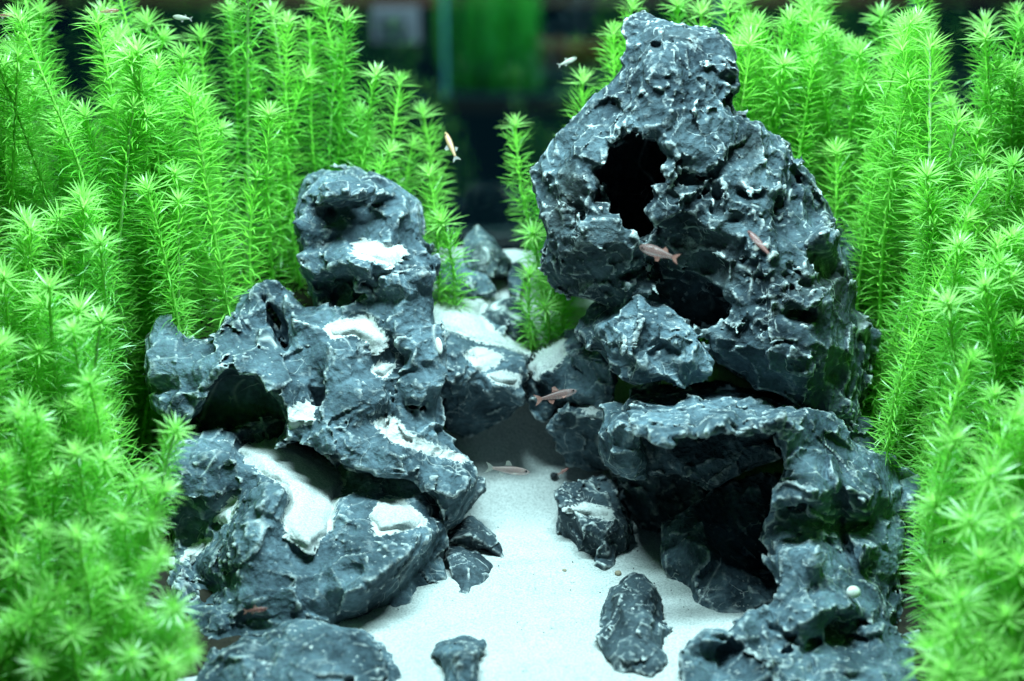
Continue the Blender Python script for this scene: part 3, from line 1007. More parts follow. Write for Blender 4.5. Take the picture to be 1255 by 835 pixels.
# long ridge rock with arched left wing
rock('rock',
     [(178, 412), (197, 395), (213, 395), (224, 412), (249, 417), (263, 412), (279, 384), (307, 357), (315, 350), (340, 348), (362, 362), (384, 381), (398, 376), (425, 378), (450, 354), (478, 334), (515, 326), (534, 334), (528, 362), (534, 401), (542, 425),
      (546, 456), (541, 478), (533, 516), (516, 521), (508, 508), (505, 515), (522, 530), (566, 558), (584, 574), (579, 599), (563, 634), (546, 645), (533, 614), (505, 592), (466, 582), (440, 578), (422, 568), (400, 551), (367, 540),
      (345, 545), (300, 560), (240, 560), (213, 520), (186, 500), (178, 467)],
     [(185, 412, .572), (205, 397, .578), (250, 420, .572), (300, 365, .590), (315, 352, .592), (345, 350, .596), (375, 375, .594), (190, 460, .560), (190, 492, .560), (230, 450, .560), (240, 495, .554),
      (270, 450, .556), (290, 410, .572), (330, 400, .582), (345, 395, .590), (360, 390, .580), (310, 450, .556), (335, 470, .552), (350, 510, .550), (365, 440, .568), (400, 405, .576), (440, 392, .584), (470, 415, .574), (430, 427, .569), (480, 345, .581), (515, 338, .583), (455, 366, .587), (500, 368, .582), (525, 360, .586), (415, 385, .584), (480, 392, .577),
      (385, 480, .560), (375, 510, .552), (420, 470, .560), (465, 448, .573), (480, 465, .566), (455, 485, .558), (530, 400, .580), (540, 425, .574), (510, 430, .572), (520, 470, .562), (490, 440, .576), (540, 470, .566), (525, 510, .566), (500, 490, .562), (480, 505, .564),
      (400, 540, .546), (430, 530, .548), (460, 520, .556), (500, 535, .556), (480, 555, .546), (440, 575, .541), (540, 552, .558), (575, 568, .560), (530, 580, .546), (500, 590, .542), (555, 610, .540), (570, 600, .546), (545, 638, .544)],
     'long diagonal ridge rock with an arched wing over a dark hollow', M['stone'], back=0.012, vox=0.74, k=2.2, seed=25, scoop=(13, 1.8), chip=(4.5, .9),
     holes=[([(313, 355), (327, 361), (346, 390), (354, 415), (351, 434), (340, 416), (327, 390)], 0.602), ([(345, 540), (353, 522), (342, 494), (314, 464), (279, 459), (255, 478), (240, 507), (225, 530), (230, 575), (330, 575)], 0.577)],
     carve=[(500, 500, .566, 5, 5, 3), (392, 465, .563, 3, 4, 9), (520, 455, .566, 5, 4, 3)],
     sand=[([(396, 402), (417, 390), (455, 388), (477, 417), (461, 427), (433, 411), (406, 416)], 2.0, 'oval sand patch at the foot of the upright left rock'),
           ([(451, 455), (466, 443), (488, 446), (472, 466)], 1.8, 'small sand pocket in the middle of the long ridge rock'),
           ([(455, 518), (478, 509), (505, 532), (540, 548), (578, 563), (566, 568), (522, 557), (478, 541)], 0, 'long sand streak along the crest of the ridge end'),
           ([(343, 505), (367, 492), (391, 493), (384, 517), (356, 527)], 0, 'sand dusting above the arch of the ridge rock')])

# lower left mass
rock('rock',
     [(205, 560), (213, 546), (230, 533), (252, 533), (279, 527), (300, 520), (345, 520), (420, 560), (470, 570), (530, 600), (552, 640), (549, 670), (546, 709), (522, 739), (489, 758), (455, 765), (415, 775), (373, 768), (329, 782), (290, 790),
      (263, 802), (213, 800), (200, 775), (208, 748), (206, 720), (214, 693), (209, 670), (200, 620)],
     [(215, 550, .548), (255, 536, .556), (280, 530, .558), (300, 545, .562), (340, 540, .575), (400, 565, .570), (420, 590, .560), (250, 560, .543), (290, 570, .543), (318, 580, .543), (340, 590, .537), (354, 594, .526), (349, 625, .520), (356, 655, .519), (378, 668, .520), (406, 645, .530), (380, 610, .546), (420, 620, .534),
      (440, 640, .528), (460, 645, .527), (489, 612, .545), (520, 635, .540), (490, 650, .528), (545, 645, .545), (505, 672, .512), (480, 693, .505), (455, 713, .498), (548, 690, .540), (500, 715, .526), (525, 690, .538), (470, 745, .517), (520, 736, S(520, 736)), (480, 752, S(480, 754) + .002), (430, 765, .508),
      (215, 590, .535), (240, 615, .535), (225, 640, .540), (265, 610, .538), (275, 625, .541), (295, 640, .517), (325, 612, .521), (312, 670, .508), (255, 662, .540), (235, 675, .536), (235, 697, .532), (275, 690, .513), (350, 690, .511), (400, 690, .513),
      (222, 715, .508), (260, 722, .522), (300, 715, .502), (350, 725, .503), (400, 725, .504), (230, 750, .505), (290, 750, .499), (350, 755, .497), (215, 785, .495), (260, 785, .490), (320, 770, .494)],
     'broad jagged rock at the foot of the left pile cradling sand', M['stone'], back=0.004, vox=0.74, k=2.5, seed=26, scoop=(12, 1.8), chip=(4.5, 1.0),
     carve=[(250, 620, .532, 6, 6, 4), (228, 650, .534, 6, 6, 4), (245, 700, .514, 8, 6, 3), (290, 775, .494, 8, 5, 2), (430, 700, .506, 6, 4, 3)],
     sand=[([(299, 552), (323, 542), (356, 540), (402, 564), (424, 591), (413, 615), (408, 649), (378, 675), (354, 660), (346, 637), (356, 612), (350, 597), (318, 579)], 2.4, 'large white sand pool in the hollow of the lower left rock'),
           ([(453, 634), (466, 611), (489, 608), (518, 632), (524, 643), (489, 653), (461, 656)], 2.2, 'rounded sand pocket below the ridge end'),
           ([(266, 633), (285, 608), (292, 614), (280, 642)], 1.5, 'thin slanting sand streak on the lower left rock'),
           ([(216, 688), (246, 659), (265, 659), (236, 686)], 1.8, 'sand streak beside the plants on the lower left rock')])

# rounded rock in front
rock('rock',
     [(222, 850), (245, 825), (270, 801), (302, 779), (322, 785), (335, 771), (363, 759), (399, 756), (421, 759), (460, 771), (488, 794), (504, 819), (514, 860), (222, 860)],
     [(235, 835, .462), (270, 803, .470), (302, 781, .478), (328, 788, .476), (335, 774, .483), (363, 761, .486), (400, 758, .489), (450, 768, .488), (500, 815, .482), (400, 785, .470), (350, 790, .470), (450, 800, .470), (300, 815, .462), (400, 830, .456), (470, 840, .462), (330, 850, .450), (510, 850, .470)],
     'rounded veined rock lying in front of the lower left rock', M['stone'], back=0.002, vox=0.7, k=3.5, seed=27, scoop=(12, 1.4), chip=(4, .9))

# ------------------------------------------------------------------ stem plants
from mathutils import Matrix, Vector
R = random.Random(11)


def leaf_strip(base, out, upv, L, w, curl, e0, roll):
    """points of one needle leaf: base point, outward dir, axis dir, length, width, curl, elevation"""
    side = np.cross(upv, out)
    n = 4
    pts = []
    e = e0
    p = base.copy()
    wd = (0.55, 1.0, 0.8, 0.06)
    for k in range(n):
        d = out * math.cos(e) + upv * math.sin(e)
        nrm = -out * math.sin(e) + upv * math.cos(e)
        sd = side * math.cos(roll) + nrm * math.sin(roll)
        pts.append(p - sd * w * wd[k] / 2)
        pts.append(p + sd * w * wd[k] / 2)
        p = p + d * L / (n - 1)
        e += curl
    return pts


def leaves_mesh(name, specs, mat):
    V, Q = [], []
    for sp in specs:
        o = len(V)
        V += leaf_strip(*sp)
        for k in range(3):
            Q.append((o + 2 * k, o + 2 * k + 1, o + 2 * k + 3, o + 2 * k + 2))
    return mesh_from(name, np.array(V), np.array(Q), mat)


def frame(t):
    t = t / np.linalg.norm(t)
    a = np.cross(t, (0.3, 1, 0.1))
    a /= np.linalg.norm(a)
    return t, a, np.cross(t, a)


def plant_variant(L, seed):
    r = random.Random(seed)
    A1, A2 = r.uniform(-.10, .10) * L, r.uniform(-.10, .10) * L
    B1, B2 = r.uniform(-.03, .03) * L, r.uniform(-.03, .03) * L

    def path(s):
        q = math.sin(math.pi * s)
        q2 = math.sin(2.3 * math.pi * s) * (1 - s)
        return np.array((A1 * q + B1 * q2, A2 * q + B2 * q2, L * s))

    def tan(s):
        return path(min(1, s + .01)) - path(max(0, s - .01))
    # stem
    V, Q = [], []
    ns = max(8, int(L / 0.008))
    for i in range(ns + 1):
        s = i / ns
        t, a, b = frame(tan(s))
        rad = 0.00085 * (1 - 0.35 * s)
        for k in range(5):
            an = k * math.tau / 5
            V.append(path(s) + rad * (math.cos(an) * a + math.sin(an) * b))
    for i in range(ns):
        for k in range(5):
            Q.append((i * 5 + k, i * 5 + (k + 1) % 5, i * 5 + 5 + (k + 1) % 5, i * 5 + 5 + k))
    stem = (np.array(V), np.array(Q))
    # whorls
    specs = []
    z = 0.004
    while z < L - 0.004:
        s = z / L
        d = L - z
        t, a, b = frame(tan(s))
        n = 13
        ph = r.uniform(0, 6.28)
        near = math.exp(-d / 0.012)
        for k in range(n):
            an = ph + k * math.tau / n + r.uniform(-.22, .22)
            out = math.cos(an) * a + math.sin(an) * b
            ln = 0.0112 * (0.55 + 0.55 * r.random()) * (1 - 0.15 * near) * (0.8 + 0.2 * min(1, z / .03))
            e0 = 0.25 + 0.75 * near + r.uniform(-.25, .25)
            cu = r.uniform(-.38, .25) - 0.10 * near
            specs.append((path(s) + out * 0.0006, out, t, ln, 0.00056, cu, e0, r.uniform(-.7, .7)))
        z += 0.0023 - 0.0006 * near + r.uniform(0, .0006)
    leaves = leaves_mesh('foliage', specs, M['leaf'])
    t, a, b = frame(tan(1.0))
    tip_specs = []
    top = path(0.985)
    for k in range(40):
        g = k / 39
        an = k * 2.39996
        out = math.cos(an) * a + math.sin(an) * b
        e0 = 0.12 + 1.2 * g ** 1.5 + r.uniform(-.08, .08)
        ln = 0.0112 * (1 - 0.55 * g ** 2) * r.uniform(.88, 1.1)
        tip_specs.append((top + t * 0.0025 * g, out, t, ln, 0.00072, r.uniform(-.16, -.02), e0, r.uniform(-.4, .4)))
    return dict(L=L, stem=mesh_from('stem', *stem, M['stem']), pale=mesh_from('stem', *stem, M['pale_stem']),
                foliage=leaves, tip=leaves_mesh('growing_tip', tip_specs, M['leaf_tip']),
                bud=leaves_mesh('growing_tip', tip_specs[26:], M['leaf_tip']), tspecs=tip_specs[:26])


VARS = [plant_variant(L, 100 + 7 * i + j) for i, L in enumerate((.028, .045, .065, .09, .115, .14, .17, .20)) for j in range(3)]


def local_leaf(j):
    return leaves_mesh('leaf', [(np.zeros(3), np.array((1., 0, 0)), np.array((0, 0, 1.)), 0.0125, 0.00092, (-.03, -.09, -.14)[j], 0.0, 0.0)], M['leaf_tip'])


LEAFS = [local_leaf(j) for j in range(3)]
NPL = [0]


def place_plant(tip, base, label, group, detail=False, k=1.0):
    tip, base = Vector(tip), Vector(base)
    ax = tip - base
    D = ax.length
    cand = sorted(VARS, key=lambda v: abs(math.log(v['L'] * k / D)))[:3]
    v = R.choice(cand)
    sc = D / v['L']
    q = ax.to_track_quat('Z', 'Y')
    rot = q.to_matrix().to_4x4() @ Matrix.Rotation(R.uniform(0, 6.28), 4, 'Z')
    root = bpy.data.objects.new('stem_plant', None)
    COL.objects.link(root)
    root.empty_display_size = 0.005
    root.matrix_world = Matrix.Translation(base) @ rot @ Matrix.Scale(sc, 4)
    root['label'], root['category'], root['group'] = label, 'plant', group
    NPL[0] += 1
    pale = R.random() < .08
    link('stem', v['pale'] if pale else v['stem'], root)
    link('foliage', v['foliage'], root, kind='stuff')
    if not detail:
        link('growing_tip', v['tip'], root)
    else:
        b = link('growing_tip', v['bud'], root)
        for (p, out, t, ln, w, cu, e0, roll) in v['tspecs']:
            o = link('leaf', R.choice(LEAFS), b)
            X = Vector(out * math.cos(e0) + t * math.sin(e0)).normalized()
            Yv = Vector(np.cross(t, out)).normalized()
            Z = X.cross(Yv)
            m = Matrix((X, Yv, Z)).transposed().to_4x4()
            o.matrix_local = Matrix.Translation(Vector(p)) @ m @ Matrix.Scale(ln / 0.0125, 4)
    return root


def plant_px(px, py, Y, label, group, lean=(0, 0), detail=False, k=0.85):
    if group in (LEFT_G, RIGHT_G):
        sd = 'left' if group == LEFT_G else 'right'
        row = ('front row of the thicket ' + sd + ' of the rocks' if Y < .53 else 'middle of the thicket ' + sd + ' of the rocks' if Y < .62 else 'back row of the ' + sd + ' thicket by the rear glass')
        tall = 'short' if Y < .53 else 'mid-height' if Y < .62 else 'tall'
        label = tall + ' green stem plant in the ' + row
        group = group + ', ' + row.split(' of')[0]
    t = at(px, py, Y)
    bx_, by_ = t[0] + lean[0], min(0.69, t[1] + lean[1])
    b = (bx_, by_, float(sand_z(bx_, by_)) - 0.002)
    if t[2] - b[2] < 0.012:
        t = t + np.array((0, 0, 0.012 - (t[2] - b[2])))
    return place_plant(t, b, label, group, detail, k)


LEFT_G, RIGHT_G = 'stem plants on the left', 'stem plants on the right'
LBL_L = 'bright green needle-leaved stem plant in the thicket left of the rocks'
LBL_R = 'lime green needle-leaved stem plant in the thicket right of the rocks'
LBL_LF = 'low green needle-leaved stem plant with starry tip beside the jagged lower left rock'
LBL_RF = 'green stem plant with wide starry tip beside the rock pillar'


def depth_for(py):
    """the further up in the picture a tip shows, the further back its stem is rooted"""
    return float(np.interp(py, [0, 120, 250, 400, 550, 700, 840], [.665, .64, .575, .525, .485, .455, .435]))


left_tips = [(50, 15), (126, 15), (146, 45), (181, 28), (282, 12), (352, 26), (246, 45), (133, 65), (166, 106), (224, 70), (251, 131), (136, 181), (75, 166), (209, 166), (307, 90),
             (100, 241), (60, 352), (123, 297), (20, 60), (15, 190), (395, 5), (425, 22), (330, 140), (375, 95), (180, 230), (30, 270), (5, 340),
             (30, 500), (48, 430), (110, 470), (5, 420)]
left_front = [(216, 526), (70, 586), (128, 566), (173, 591), (203, 603), (48, 651), (116, 661), (196, 682), (131, 702), (80, 742), (156, 737), (15, 767), (88, 777), (161, 807),
              (203, 817), (5, 566), (20, 700), (45, 815), (120, 830), (185, 640), (176, 760), (195, 765), (150, 640), (215, 800), (212, 745), (224, 772), (232, 800)]
for i, (x, y) in enumerate(left_tips):
    plant_px(x, y, depth_for(y) + R.uniform(-.012, .012), LBL_L, LEFT_G, (R.uniform(-.008, .008), R.uniform(0, .012)))
OWN = {(216, 526): 'starry green sprig reaching over the foot of the arched hollow', (203, 603): 'starry green sprig overlapping the left edge of the jagged lower left rock',
       (196, 682): 'starry green sprig beside the sand streak on the lower left rock', (203, 817): 'low starry green sprig touching the rounded veined front rock',
       (542, 274): 'lowest starry sprig, touching the right side of the upright block-shaped rock', (526, 214): 'starry sprig level with the top right corner of the upright block-shaped rock',
       (632, 153): 'green sprig leaning out from the tall holed rock into the dark gap', (714, 100): 'green sprig above the left shoulder of the tall holed rock',
       (649, 338): 'bushy sprig beside the rounded dark stone at the ledge', (654, 288): 'starry sprig between the dark wedge rock and the tall holed rock',
       (1147, 620): 'wide starry sprig overlapping the slim pointed rock on the pillar side', (1149, 712): 'wide starry sprig overlapping the pillar level with the snail shell'}
for i, (x, y) in enumerate(left_front):
    ln = (-0.02, .01) if x > 165 else (R.uniform(-.01, .004), R.uniform(0, .01))
    plant_px(x, y, depth_for(y) + R.uniform(-.006, .006), OWN.get((x, y), LBL_LF), 'starry low plants by the lower left rock', ln, detail=True, k=0.68)
centre_left = [(461, 92, .650), (490, 102, .668), (519, 142, .68), (477, 186, .640), (526, 214, .636), (542, 274, .630), (440, 140, .66), (415, 60, .665), (505, 180, .672), (452, 170, .675)]
for x, y, Y in centre_left:
    plant_px(x, y, Y, OWN.get((x, y), 'green stem plant rising behind the upright block-shaped left rock'), 'plants behind the upright left rock', (R.uniform(-.012, -.002), .004), detail=y > 180)
# behind the hollow of the tall rock
for x, y, Y, lean in [(632, 153, .655, (.018, .01)), (714, 100, .665, (.004, 0)), (654, 288, .632, (.006, .006)), (649, 338, .622, (.006, .008)), (676, 352, .632, (.004, .004)), (668, 378, .622, (0, .006)), (690, 330, .640, (0, 0)), (700, 180, .66, (0, 0)),
                      (680, 250, .655, (0, 0)), (660, 235, .652, (.01, .0))]:
    plant_px(x, y, Y, OWN.get((x, y), 'green stem plant peeping out from behind the tall holed rock'), 'plants behind the tall holed rock', lean, detail=y > 280)
right_tips = [(1131, 45), (1006, 106), (1101, 161, .63), (1197, 221), (1126, 282, .615), (1068, 297, .622), (1247, 15), (1207, 30), (1242, 201), (1106, 407, .605), (1207, 352), (1162, 372), (930, 30), (986, 10), (890, 10),
              (1050, 60), (1165, 130), (1030, 180, .645), (1080, 20), (960, 80), (1220, 120), (1175, 300), (1240, 290), (1245, 400), (1112, 470, .59), (1190, 440), (1150, 480, .565), (1098, 350, .615), (1125, 520, .575)]
right_front = [(1242, 514), (1170, 540), (1212, 586), (1147, 620), (1149, 712), (1204, 688), (1178, 739), (1170, 777), (1204, 794), (1235, 760), (1165, 830), (1240, 640), (1215, 835), (1150, 800), (1250, 700), (1190, 640), (1245, 820)]
for x, y, *yy in right_tips:
    plant_px(x, y, yy[0] if yy else depth_for(y) + R.uniform(-.012, .012), LBL_R, RIGHT_G, (R.uniform(-.008, .008), R.uniform(0, .012)))
for x, y in right_front:
    plant_px(x, y, depth_for(y) + (.004 if x < 1160 else -.010), OWN.get((x, y), LBL_RF), 'starry plants by the rock pillar', (R.uniform(.004, .02), R.uniform(0, .012)), detail=True, k=1.0)
for x, y in [(752, 40), (764, 70), (775, 8), (830, 5), (860, 15)]:
    plant_px(x, y, .668, 'green stem plant peeping over the top of the tall holed rock', 'plants above the tall holed rock', (.01, 0))


def fill(side, n, group, label):
    k = 0
    tries = 0
    while k < n and tries < 5000:
        tries += 1
        py = R.uniform(-60, 800)
        Y = depth_for(max(0, py)) + R.uniform(-.02, .045)
        if not 0.44 < Y < 0.69:
            continue
        if side < 0:
            lim = float(np.interp(Y, [.44, .50, .56, .60, .62, .69], [115, 135, 140, 260, 350, 420]))
            px = R.uniform(-60, lim)
        else:
            lim = float(np.interp(Y, [.44, .52, .57, .60, .63, .69], [1245, 1215, 1150, 1105, 970, 890]))
            px = R.uniform(lim, 1310)
        ok = 0.012 < at(px, py, Y)[2] < 0.215
        if not ok:
            continue
        plant_px(px, py, Y, label, group, (R.gauss(0, .018), R.uniform(-.008, .016)), k=R.uniform(.65, 1.05))
        k += 1


for k in range(20):
    y = R.uniform(15, 150)
    plant_px(R.uniform(-25, 235), y, R.uniform(.585, .628), LBL_L, LEFT_G, (R.uniform(-.02, .02), R.uniform(-.004, .01)), k=R.uniform(.8, 1.0))
for k in range(18):
    y = R.uniform(10, 210)
    plant_px(R.uniform(1085, 1275), y, R.uniform(.585, .635), LBL_R, RIGHT_G, (R.uniform(-.01, .025), R.uniform(-.004, .01)), k=R.uniform(.8, 1.0))
for k in range(16):
    plant_px(R.uniform(885, 1100), R.uniform(-15, 110), R.uniform(.638, .685), LBL_R, RIGHT_G, (R.uniform(-.02, .03), R.uniform(-.004, .004)), k=R.uniform(.8, 1.0))
fill(-1, 88, LEFT_G, LBL_L)
fill(1, 74, RIGHT_G, LBL_R)

# ------------------------------------------------------------------ background seen through the rear glass


def box(name, lo, hi, mat, parent=None, **kw):
    x0, y0, z0 = lo
    x1, y1, z1 = hi
    V = [(x, y, z) for x in (x0, x1) for y in (y0, y1) for z in (z0, z1)]
    Q = [(0, 1, 3, 2), (4, 6, 7, 5), (0, 4, 5, 1), (2, 3, 7, 6), (0, 2, 6, 4), (1, 5, 7, 3)]
    return link(name, mesh_from(name, np.array(V), np.array(Q), mat, False), parent, **kw)


box('rear_pane', (-0.32, 0.700, -0.01), (0.32, 0.705, 0.30), M['pane_glass'], None, label='clear rear glass pane of the tank behind the plants', cat='glass')


def neighbour_tank(px0, px1, py_bot, Yt, label):
    a, b = at(px0, py_bot, Yt), at(px1, py_bot, Yt)
    x0, x1, zb = a[0], b[0], a[2]
    root = bpy.data.objects.new('neighbour_tank', None)
    COL.objects.link(root)
    root.empty_display_size = 0.02
    root['label'], root['category'] = label, 'tank'
    box('front_pane', (x0 + .004, Yt, zb), (x1 - .004, Yt + .005, zb + .28), M['pane_glass'], root)
    for xx in (x0, x1 - .004):
        box('corner_edge', (xx, Yt - .001, zb), (xx + .004, Yt + .006, zb + .28), M['glass_edge'], root)
    box('base', (x0, Yt, zb - .02), (x1, Yt + .22, zb - .001), M['dark_base'], root)
    return x0, x1, zb


x0, x1, zb = neighbour_tank(544, 880, 118, 2.0, 'blurred neighbouring planted tank seen through the rear glass')
neighbour_tank(-140, 163, 160, 1.9, 'blurred tank edge behind the left plant thicket')
neighbour_tank(1112, 1400, 130, 1.9, 'blurred tank edge behind the right plant thicket')
for i in range(22):
    xx = x0 + .008 + (i % 11) * .0098 + R.uniform(-.003, .003)
    yy = 2.03 + (i // 11) * .03 + R.uniform(-.006, .006)
    place_plant((xx + R.uniform(-.004, .004), yy, zb + R.uniform(.12, .20)), (xx, yy, zb - .001), 'out-of-focus green stem plant inside the neighbouring tank', 'plants in the neighbouring tank')


def red_plant(px, py, Y, h, label):
    p = at(px, py, Y)
    root = bpy.data.objects.new('red_plant', None)
    COL.objects.link(root)
    root['label'], root['category'], root['group'] = label, 'plant', 'red plants in the neighbouring tank'
    specs = []
    for k in range(90):
        an, zz = R.uniform(0, 6.28), R.random()
        out = np.array((math.cos(an), math.sin(an), 0.))
        specs.append((p + np.array((0, 0, zz * h)) + out * .004, out, np.array((0, 0, 1.)), .016, .006, -.15, R.uniform(0, .9), R.uniform(-.4, .4)))
    link('foliage', leaves_mesh('foliage', specs, M['leaf_red']), root)
    box('stem', (p[0] - .001, p[1] - .001, zb - .001), (p[0] + .001, p[1] + .001, p[2] + h), M['stem'], root)


for px in (672, 700, 728):
    red_plant(px, 84, 2.05, .028, 'blurred orange-red plant inside the neighbouring tank')
c0, c1 = at(457, 52, 1.94), at(514, 8, 1.94)
card = bpy.data.objects.new('paper_card', None)
COL.objects.link(card)
card['label'], card['category'] = 'blurred pale mauve paper card in the dark background', 'card'
box('sheet', (c0[0], 1.94, c0[2]), (c1[0], 1.9412, c1[2]), M['paper'], card)
for k in range(3):
    zc = c0[2] + (c1[2] - c0[2]) * (0.3 + 0.2 * k)
    box('printed_line', (c0[0] + .008, 1.9385, zc), (c1[0] - .009 - .004 * k, 1.9397, zc + .002), M['ink'], card)
r0 = at(0, 8, 2.2)
box('shelf_rail', (-0.8, 2.2, r0[2]), (0.8, 2.22, r0[2] + .03), M['wood_rail'], None, label='dark reddish rail high in the background', cat='rail')

# ------------------------------------------------------------------ fish


def fish(px, py, Y, length, ang, yaw, body, fin, label, group='small fish swimming between the rocks', fat=1.0):
    """ang: heading in the picture (0 = head to the right, 90 = head up); yaw turns it toward the glass"""
    L = length * MM
    root = bpy.data.objects.new('fish', None)
    COL.objects.link(root)
    root['label'], root['category'], root['group'] = label, 'fish', group
    prof = [(0, .02, .015), (.05, .062, .045), (.14, .098, .066), (.28, .120, .078), (.42, .115, .070), (.58, .088, .050), (.72, .056, .030), (.80, .044, .020), (.84, .040, .012)]
    V, Q = [], []
    n = 10
    for (s, h, w) in prof:
        for k in range(n):
            a = k * math.tau / n
            V.append((L * (.5 - s), L * w * fat * math.cos(a), L * h * fat * math.sin(a)))
    for i in range(len(prof) - 1):
        for k in range(n):
            Q.append((i * n + k, i * n + n + k, i * n + n + (k + 1) % n, i * n + (k + 1) % n))
    m = len(V)
    V += [(L * .505, 0, 0), (L * -.342, 0, 0)]
    for k in range(n):
        Q.append((m, k, (k + 1) % n, m))
        Q.append((m + 1, (len(prof) - 1) * n + (k + 1) % n, (len(prof) - 1) * n + k, m + 1))
    me = bpy.data.meshes.new('body')
    me.from_pydata(V, [], [tuple(dict.fromkeys(q)) for q in Q])
    for p in me.polygons:
        p.use_smooth = True
    me.materials.append(body)
    link('body', me, root)

    def finm(name, pts, mat, y=0.0, splay=0.0):
        th = L * .006
        V = [(L * a, L * y - th + splay * L * abs(b), L * b) for a, b in pts] + [(L * a, L * y + th + splay * L * abs(b), L * b) for a, b in pts]
        k = len(pts)
        F = [tuple(range(k)), tuple(range(2 * k - 1, k - 1, -1))] + [(i, (i + 1) % k, (i + 1) % k + k, i + k) for i in range(k)]
        me = bpy.data.meshes.new(name)
        me.from_pydata(V, [], F)
        me.materials.append(mat)
        link(name, me, root)
    finm('tail_fin', [(-.31, .02), (-.40, .085), (-.50, .125), (-.44, .03), (-.43, 0), (-.44, -.03), (-.50, -.125), (-.40, -.085), (-.31, -.02)], fin)
    finm('dorsal_fin', [(.10, .10), (.02, .20), (-.05, .19), (-.06, .10), (-.08, .085)], fin)
    finm('anal_fin', [(-.04, -.09), (-.10, -.17), (-.17, -.12), (-.20, -.06)], fin)
    for sd in (-1, 1):
        finm('pectoral_fin', [(.22, -.04), (.13, -.09), (.10, -.05)], fin, sd * .07, sd * .3)
        bmv = []
        import bmesh
        bm = bmesh.new()
        bmesh.ops.create_uvsphere(bm, u_segments=8, v_segments=6, radius=L * .026)
        me = bpy.data.meshes.new('eye')
        bm.to_mesh(me)
        bm.free()
        me.materials.append(M['eye'])
        e = link('eye', me, root)
        e.location = (L * .41, sd * L * .047 * fat, L * .02)
    p = at(px, py, Y)
    # heading built in a vertical plane facing the glass, then tilted with the camera pitch
    root.matrix_world = Matrix.Translation(Vector(p)) @ Matrix.Rotation(-PITCH, 4, 'X') @ Matrix.Rotation(-math.radians(ang), 4, 'Y') @ Matrix.Rotation(math.radians(yaw), 4, 'Z')


fish(553, 180, .625, 12.5, 112, 20, M['fish_orange'], M['fin_clear'], 'slim orange-backed fish heading up in the dark gap', fat=.75)
fish(695, 76, .64, 8.0, 25, 15, M['fish_pale'], M['fin_clear'], 'tiny pale silvery fish above the left shoulder of the tall rock')
fish(808, 310, .535, 14.0, 160, 25, M['fish_pink'], M['fin_red'], 'pinkish fish with spread fins hovering before the tall rock below its hole', fat=1.1)
fish(932, 300, .528, 13.0, 128, 30, M['fish_red'], M['fin_clear'], 'slim reddish fish slanting in front of the tall rock face', fat=.7)
fish(681, 485, .555, 15.5, 12, 20, M['fish_pink'], M['fin_red'], 'blurred pink fish passing the knobbly stone by the path', fat=.8)
fish(622, 576, .545, 15.5, -8, 15, M['fish_ghost'], M['fin_clear'], 'faint translucent pink fish low over the shaded sand', fat=.75)
fish(313, 748, .488, 7.5, 6, 10, M['fish_red'], M['fin_red'], 'tiny dark red fish in front of the jagged lower left rock', fat=.9)
fish(132, 14, .60, 7.5, 8, 15, M['fish_red'], M['fin_clear'], 'small reddish-brown fish at the surface over the left thicket')
fish(224, 22, .61, 7.5, 170, 15, M['fish_pale'], M['fin_clear'], 'small brownish-pale fish over the left thicket tops')
fish(6, 19, .60, 7.0, 5, 15, M['fish_red'], M['fin_clear'], 'small dark fish beside the leftmost plant tips')
fish(690, 578, .575, 4.5, 30, 10, M['fish_red'], M['fin_red'], 'minute red fish at the foot of the squat stone')

# ------------------------------------------------------------------ shells, pebbles and grit


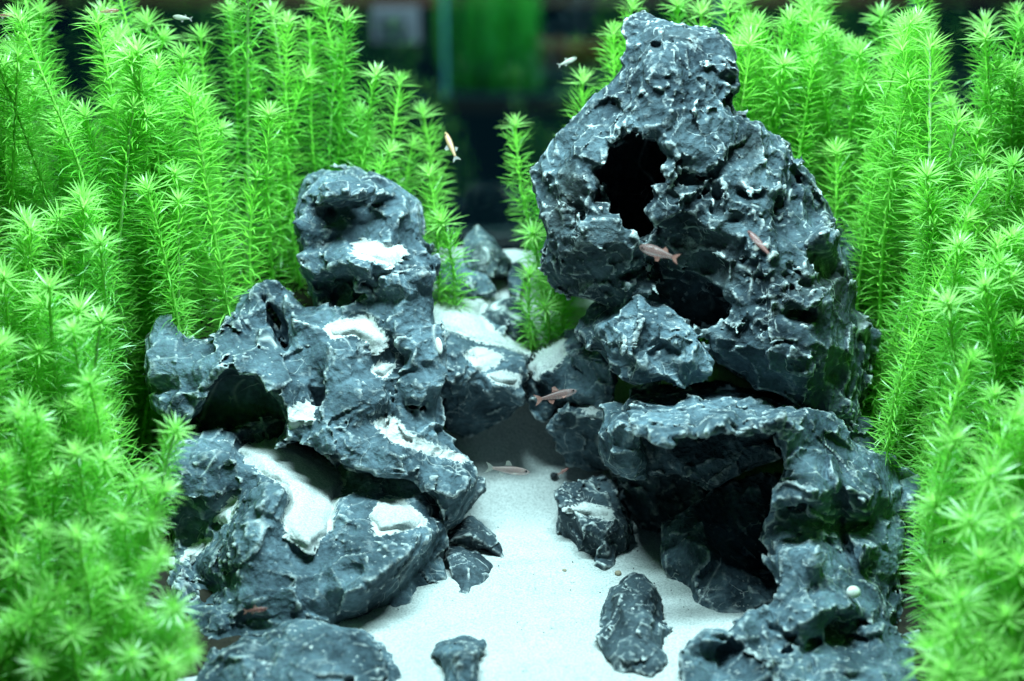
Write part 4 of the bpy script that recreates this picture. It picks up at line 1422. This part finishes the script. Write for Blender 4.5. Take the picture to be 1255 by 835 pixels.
def shell(px, py, Y, rx, rz, tilt, label):
    V, Q = [], []
    n, mrings = 14, 6
    for i in range(mrings + 1):
        f = i / mrings
        r = math.cos(f * math.pi / 2 * .97)
        h = math.sin(f * math.pi / 2) + (.03 if i % 2 else 0)
        for k in range(n):
            a = k * math.tau / n
            V.append((rx * MM * r * math.cos(a), -min(rx, rz) * .6 * MM * h, rz * MM * r * math.sin(a)))
    for i in range(mrings):
        for k in range(n):
            Q.append((i * n + k, i * n + (k + 1) % n, i * n + n + (k + 1) % n, i * n + n + k))
    o = link('snail_shell', mesh_from('snail_shell', np.array(V), np.array(Q), M['shell']), None, label, 'shell')
    o.location = at(px, py, Y)
    o.rotation_euler = (-.5, math.radians(tilt), 0)


shell(538, 424, .573, 1.2, 3.0, -12, 'oval white limpet-like shell stuck on the ridge rock')
shell(1046, 726, .4905, 2.2, 2.0, 0, 'round white snail shell on the rock pillar')


def pebble(px, py, r, label, mat='grit'):
    Yp = S(px, py)
    import bmesh
    bm = bmesh.new()
    bmesh.ops.create_icosphere(bm, subdivisions=2, radius=r * MM)
    for v in bm.verts:
        v.co *= 1 + .25 * math.sin(900 * v.co.x + px) * math.cos(1100 * v.co.y + py)
        v.co.z *= .75
    me = bpy.data.meshes.new('pebble')
    bm.to_mesh(me)
    bm.free()
    me.materials.append(M[mat])
    o = link('pebble', me, None, label, 'pebble')
    o.location = at(px, py, Yp) + np.array((0, 0, r * MM * .35))


pebble(678, 584, 1.5, 'black pebble on the sand at the foot of the squat stone')
pebble(692, 700, 0.9, 'tan pebble alone on the open sand', 'tan')
pebble(758, 704, 1.3, 'tan pebble between the blocky stone and egg-shaped stone', 'tan')

V, Q = [], []
for k in range(170):
    px, py = R.uniform(470, 900), R.uniform(560, 834)
    Yp = S(px, py)
    c = at(px, py, Yp) + np.array((0, 0, .0006))
    r = R.uniform(.15, .45) * MM
    o = len(V)
    an = R.uniform(0, 3)
    for d in ((1, 0, 0), (-1, 0, 0), (0, .6, 0), (0, -.6, 0), (0, 0, .6), (0, 0, -.6)):
        V.append(c + r * np.array((d[0] * math.cos(an) - d[1] * math.sin(an), d[0] * math.sin(an) + d[1] * math.cos(an), d[2])))
    for f in ((0, 2, 4), (2, 1, 4), (1, 3, 4), (3, 0, 4), (2, 0, 5), (1, 2, 5), (3, 1, 5), (0, 3, 5)):
        Q.append([o + q for q in f])
link('dark_grit', mesh_from('dark_grit', np.array(V), np.array(Q), M['grit'], False), None, 'scattered dark specks of grit on the white sand', 'grit', None, 'stuff')
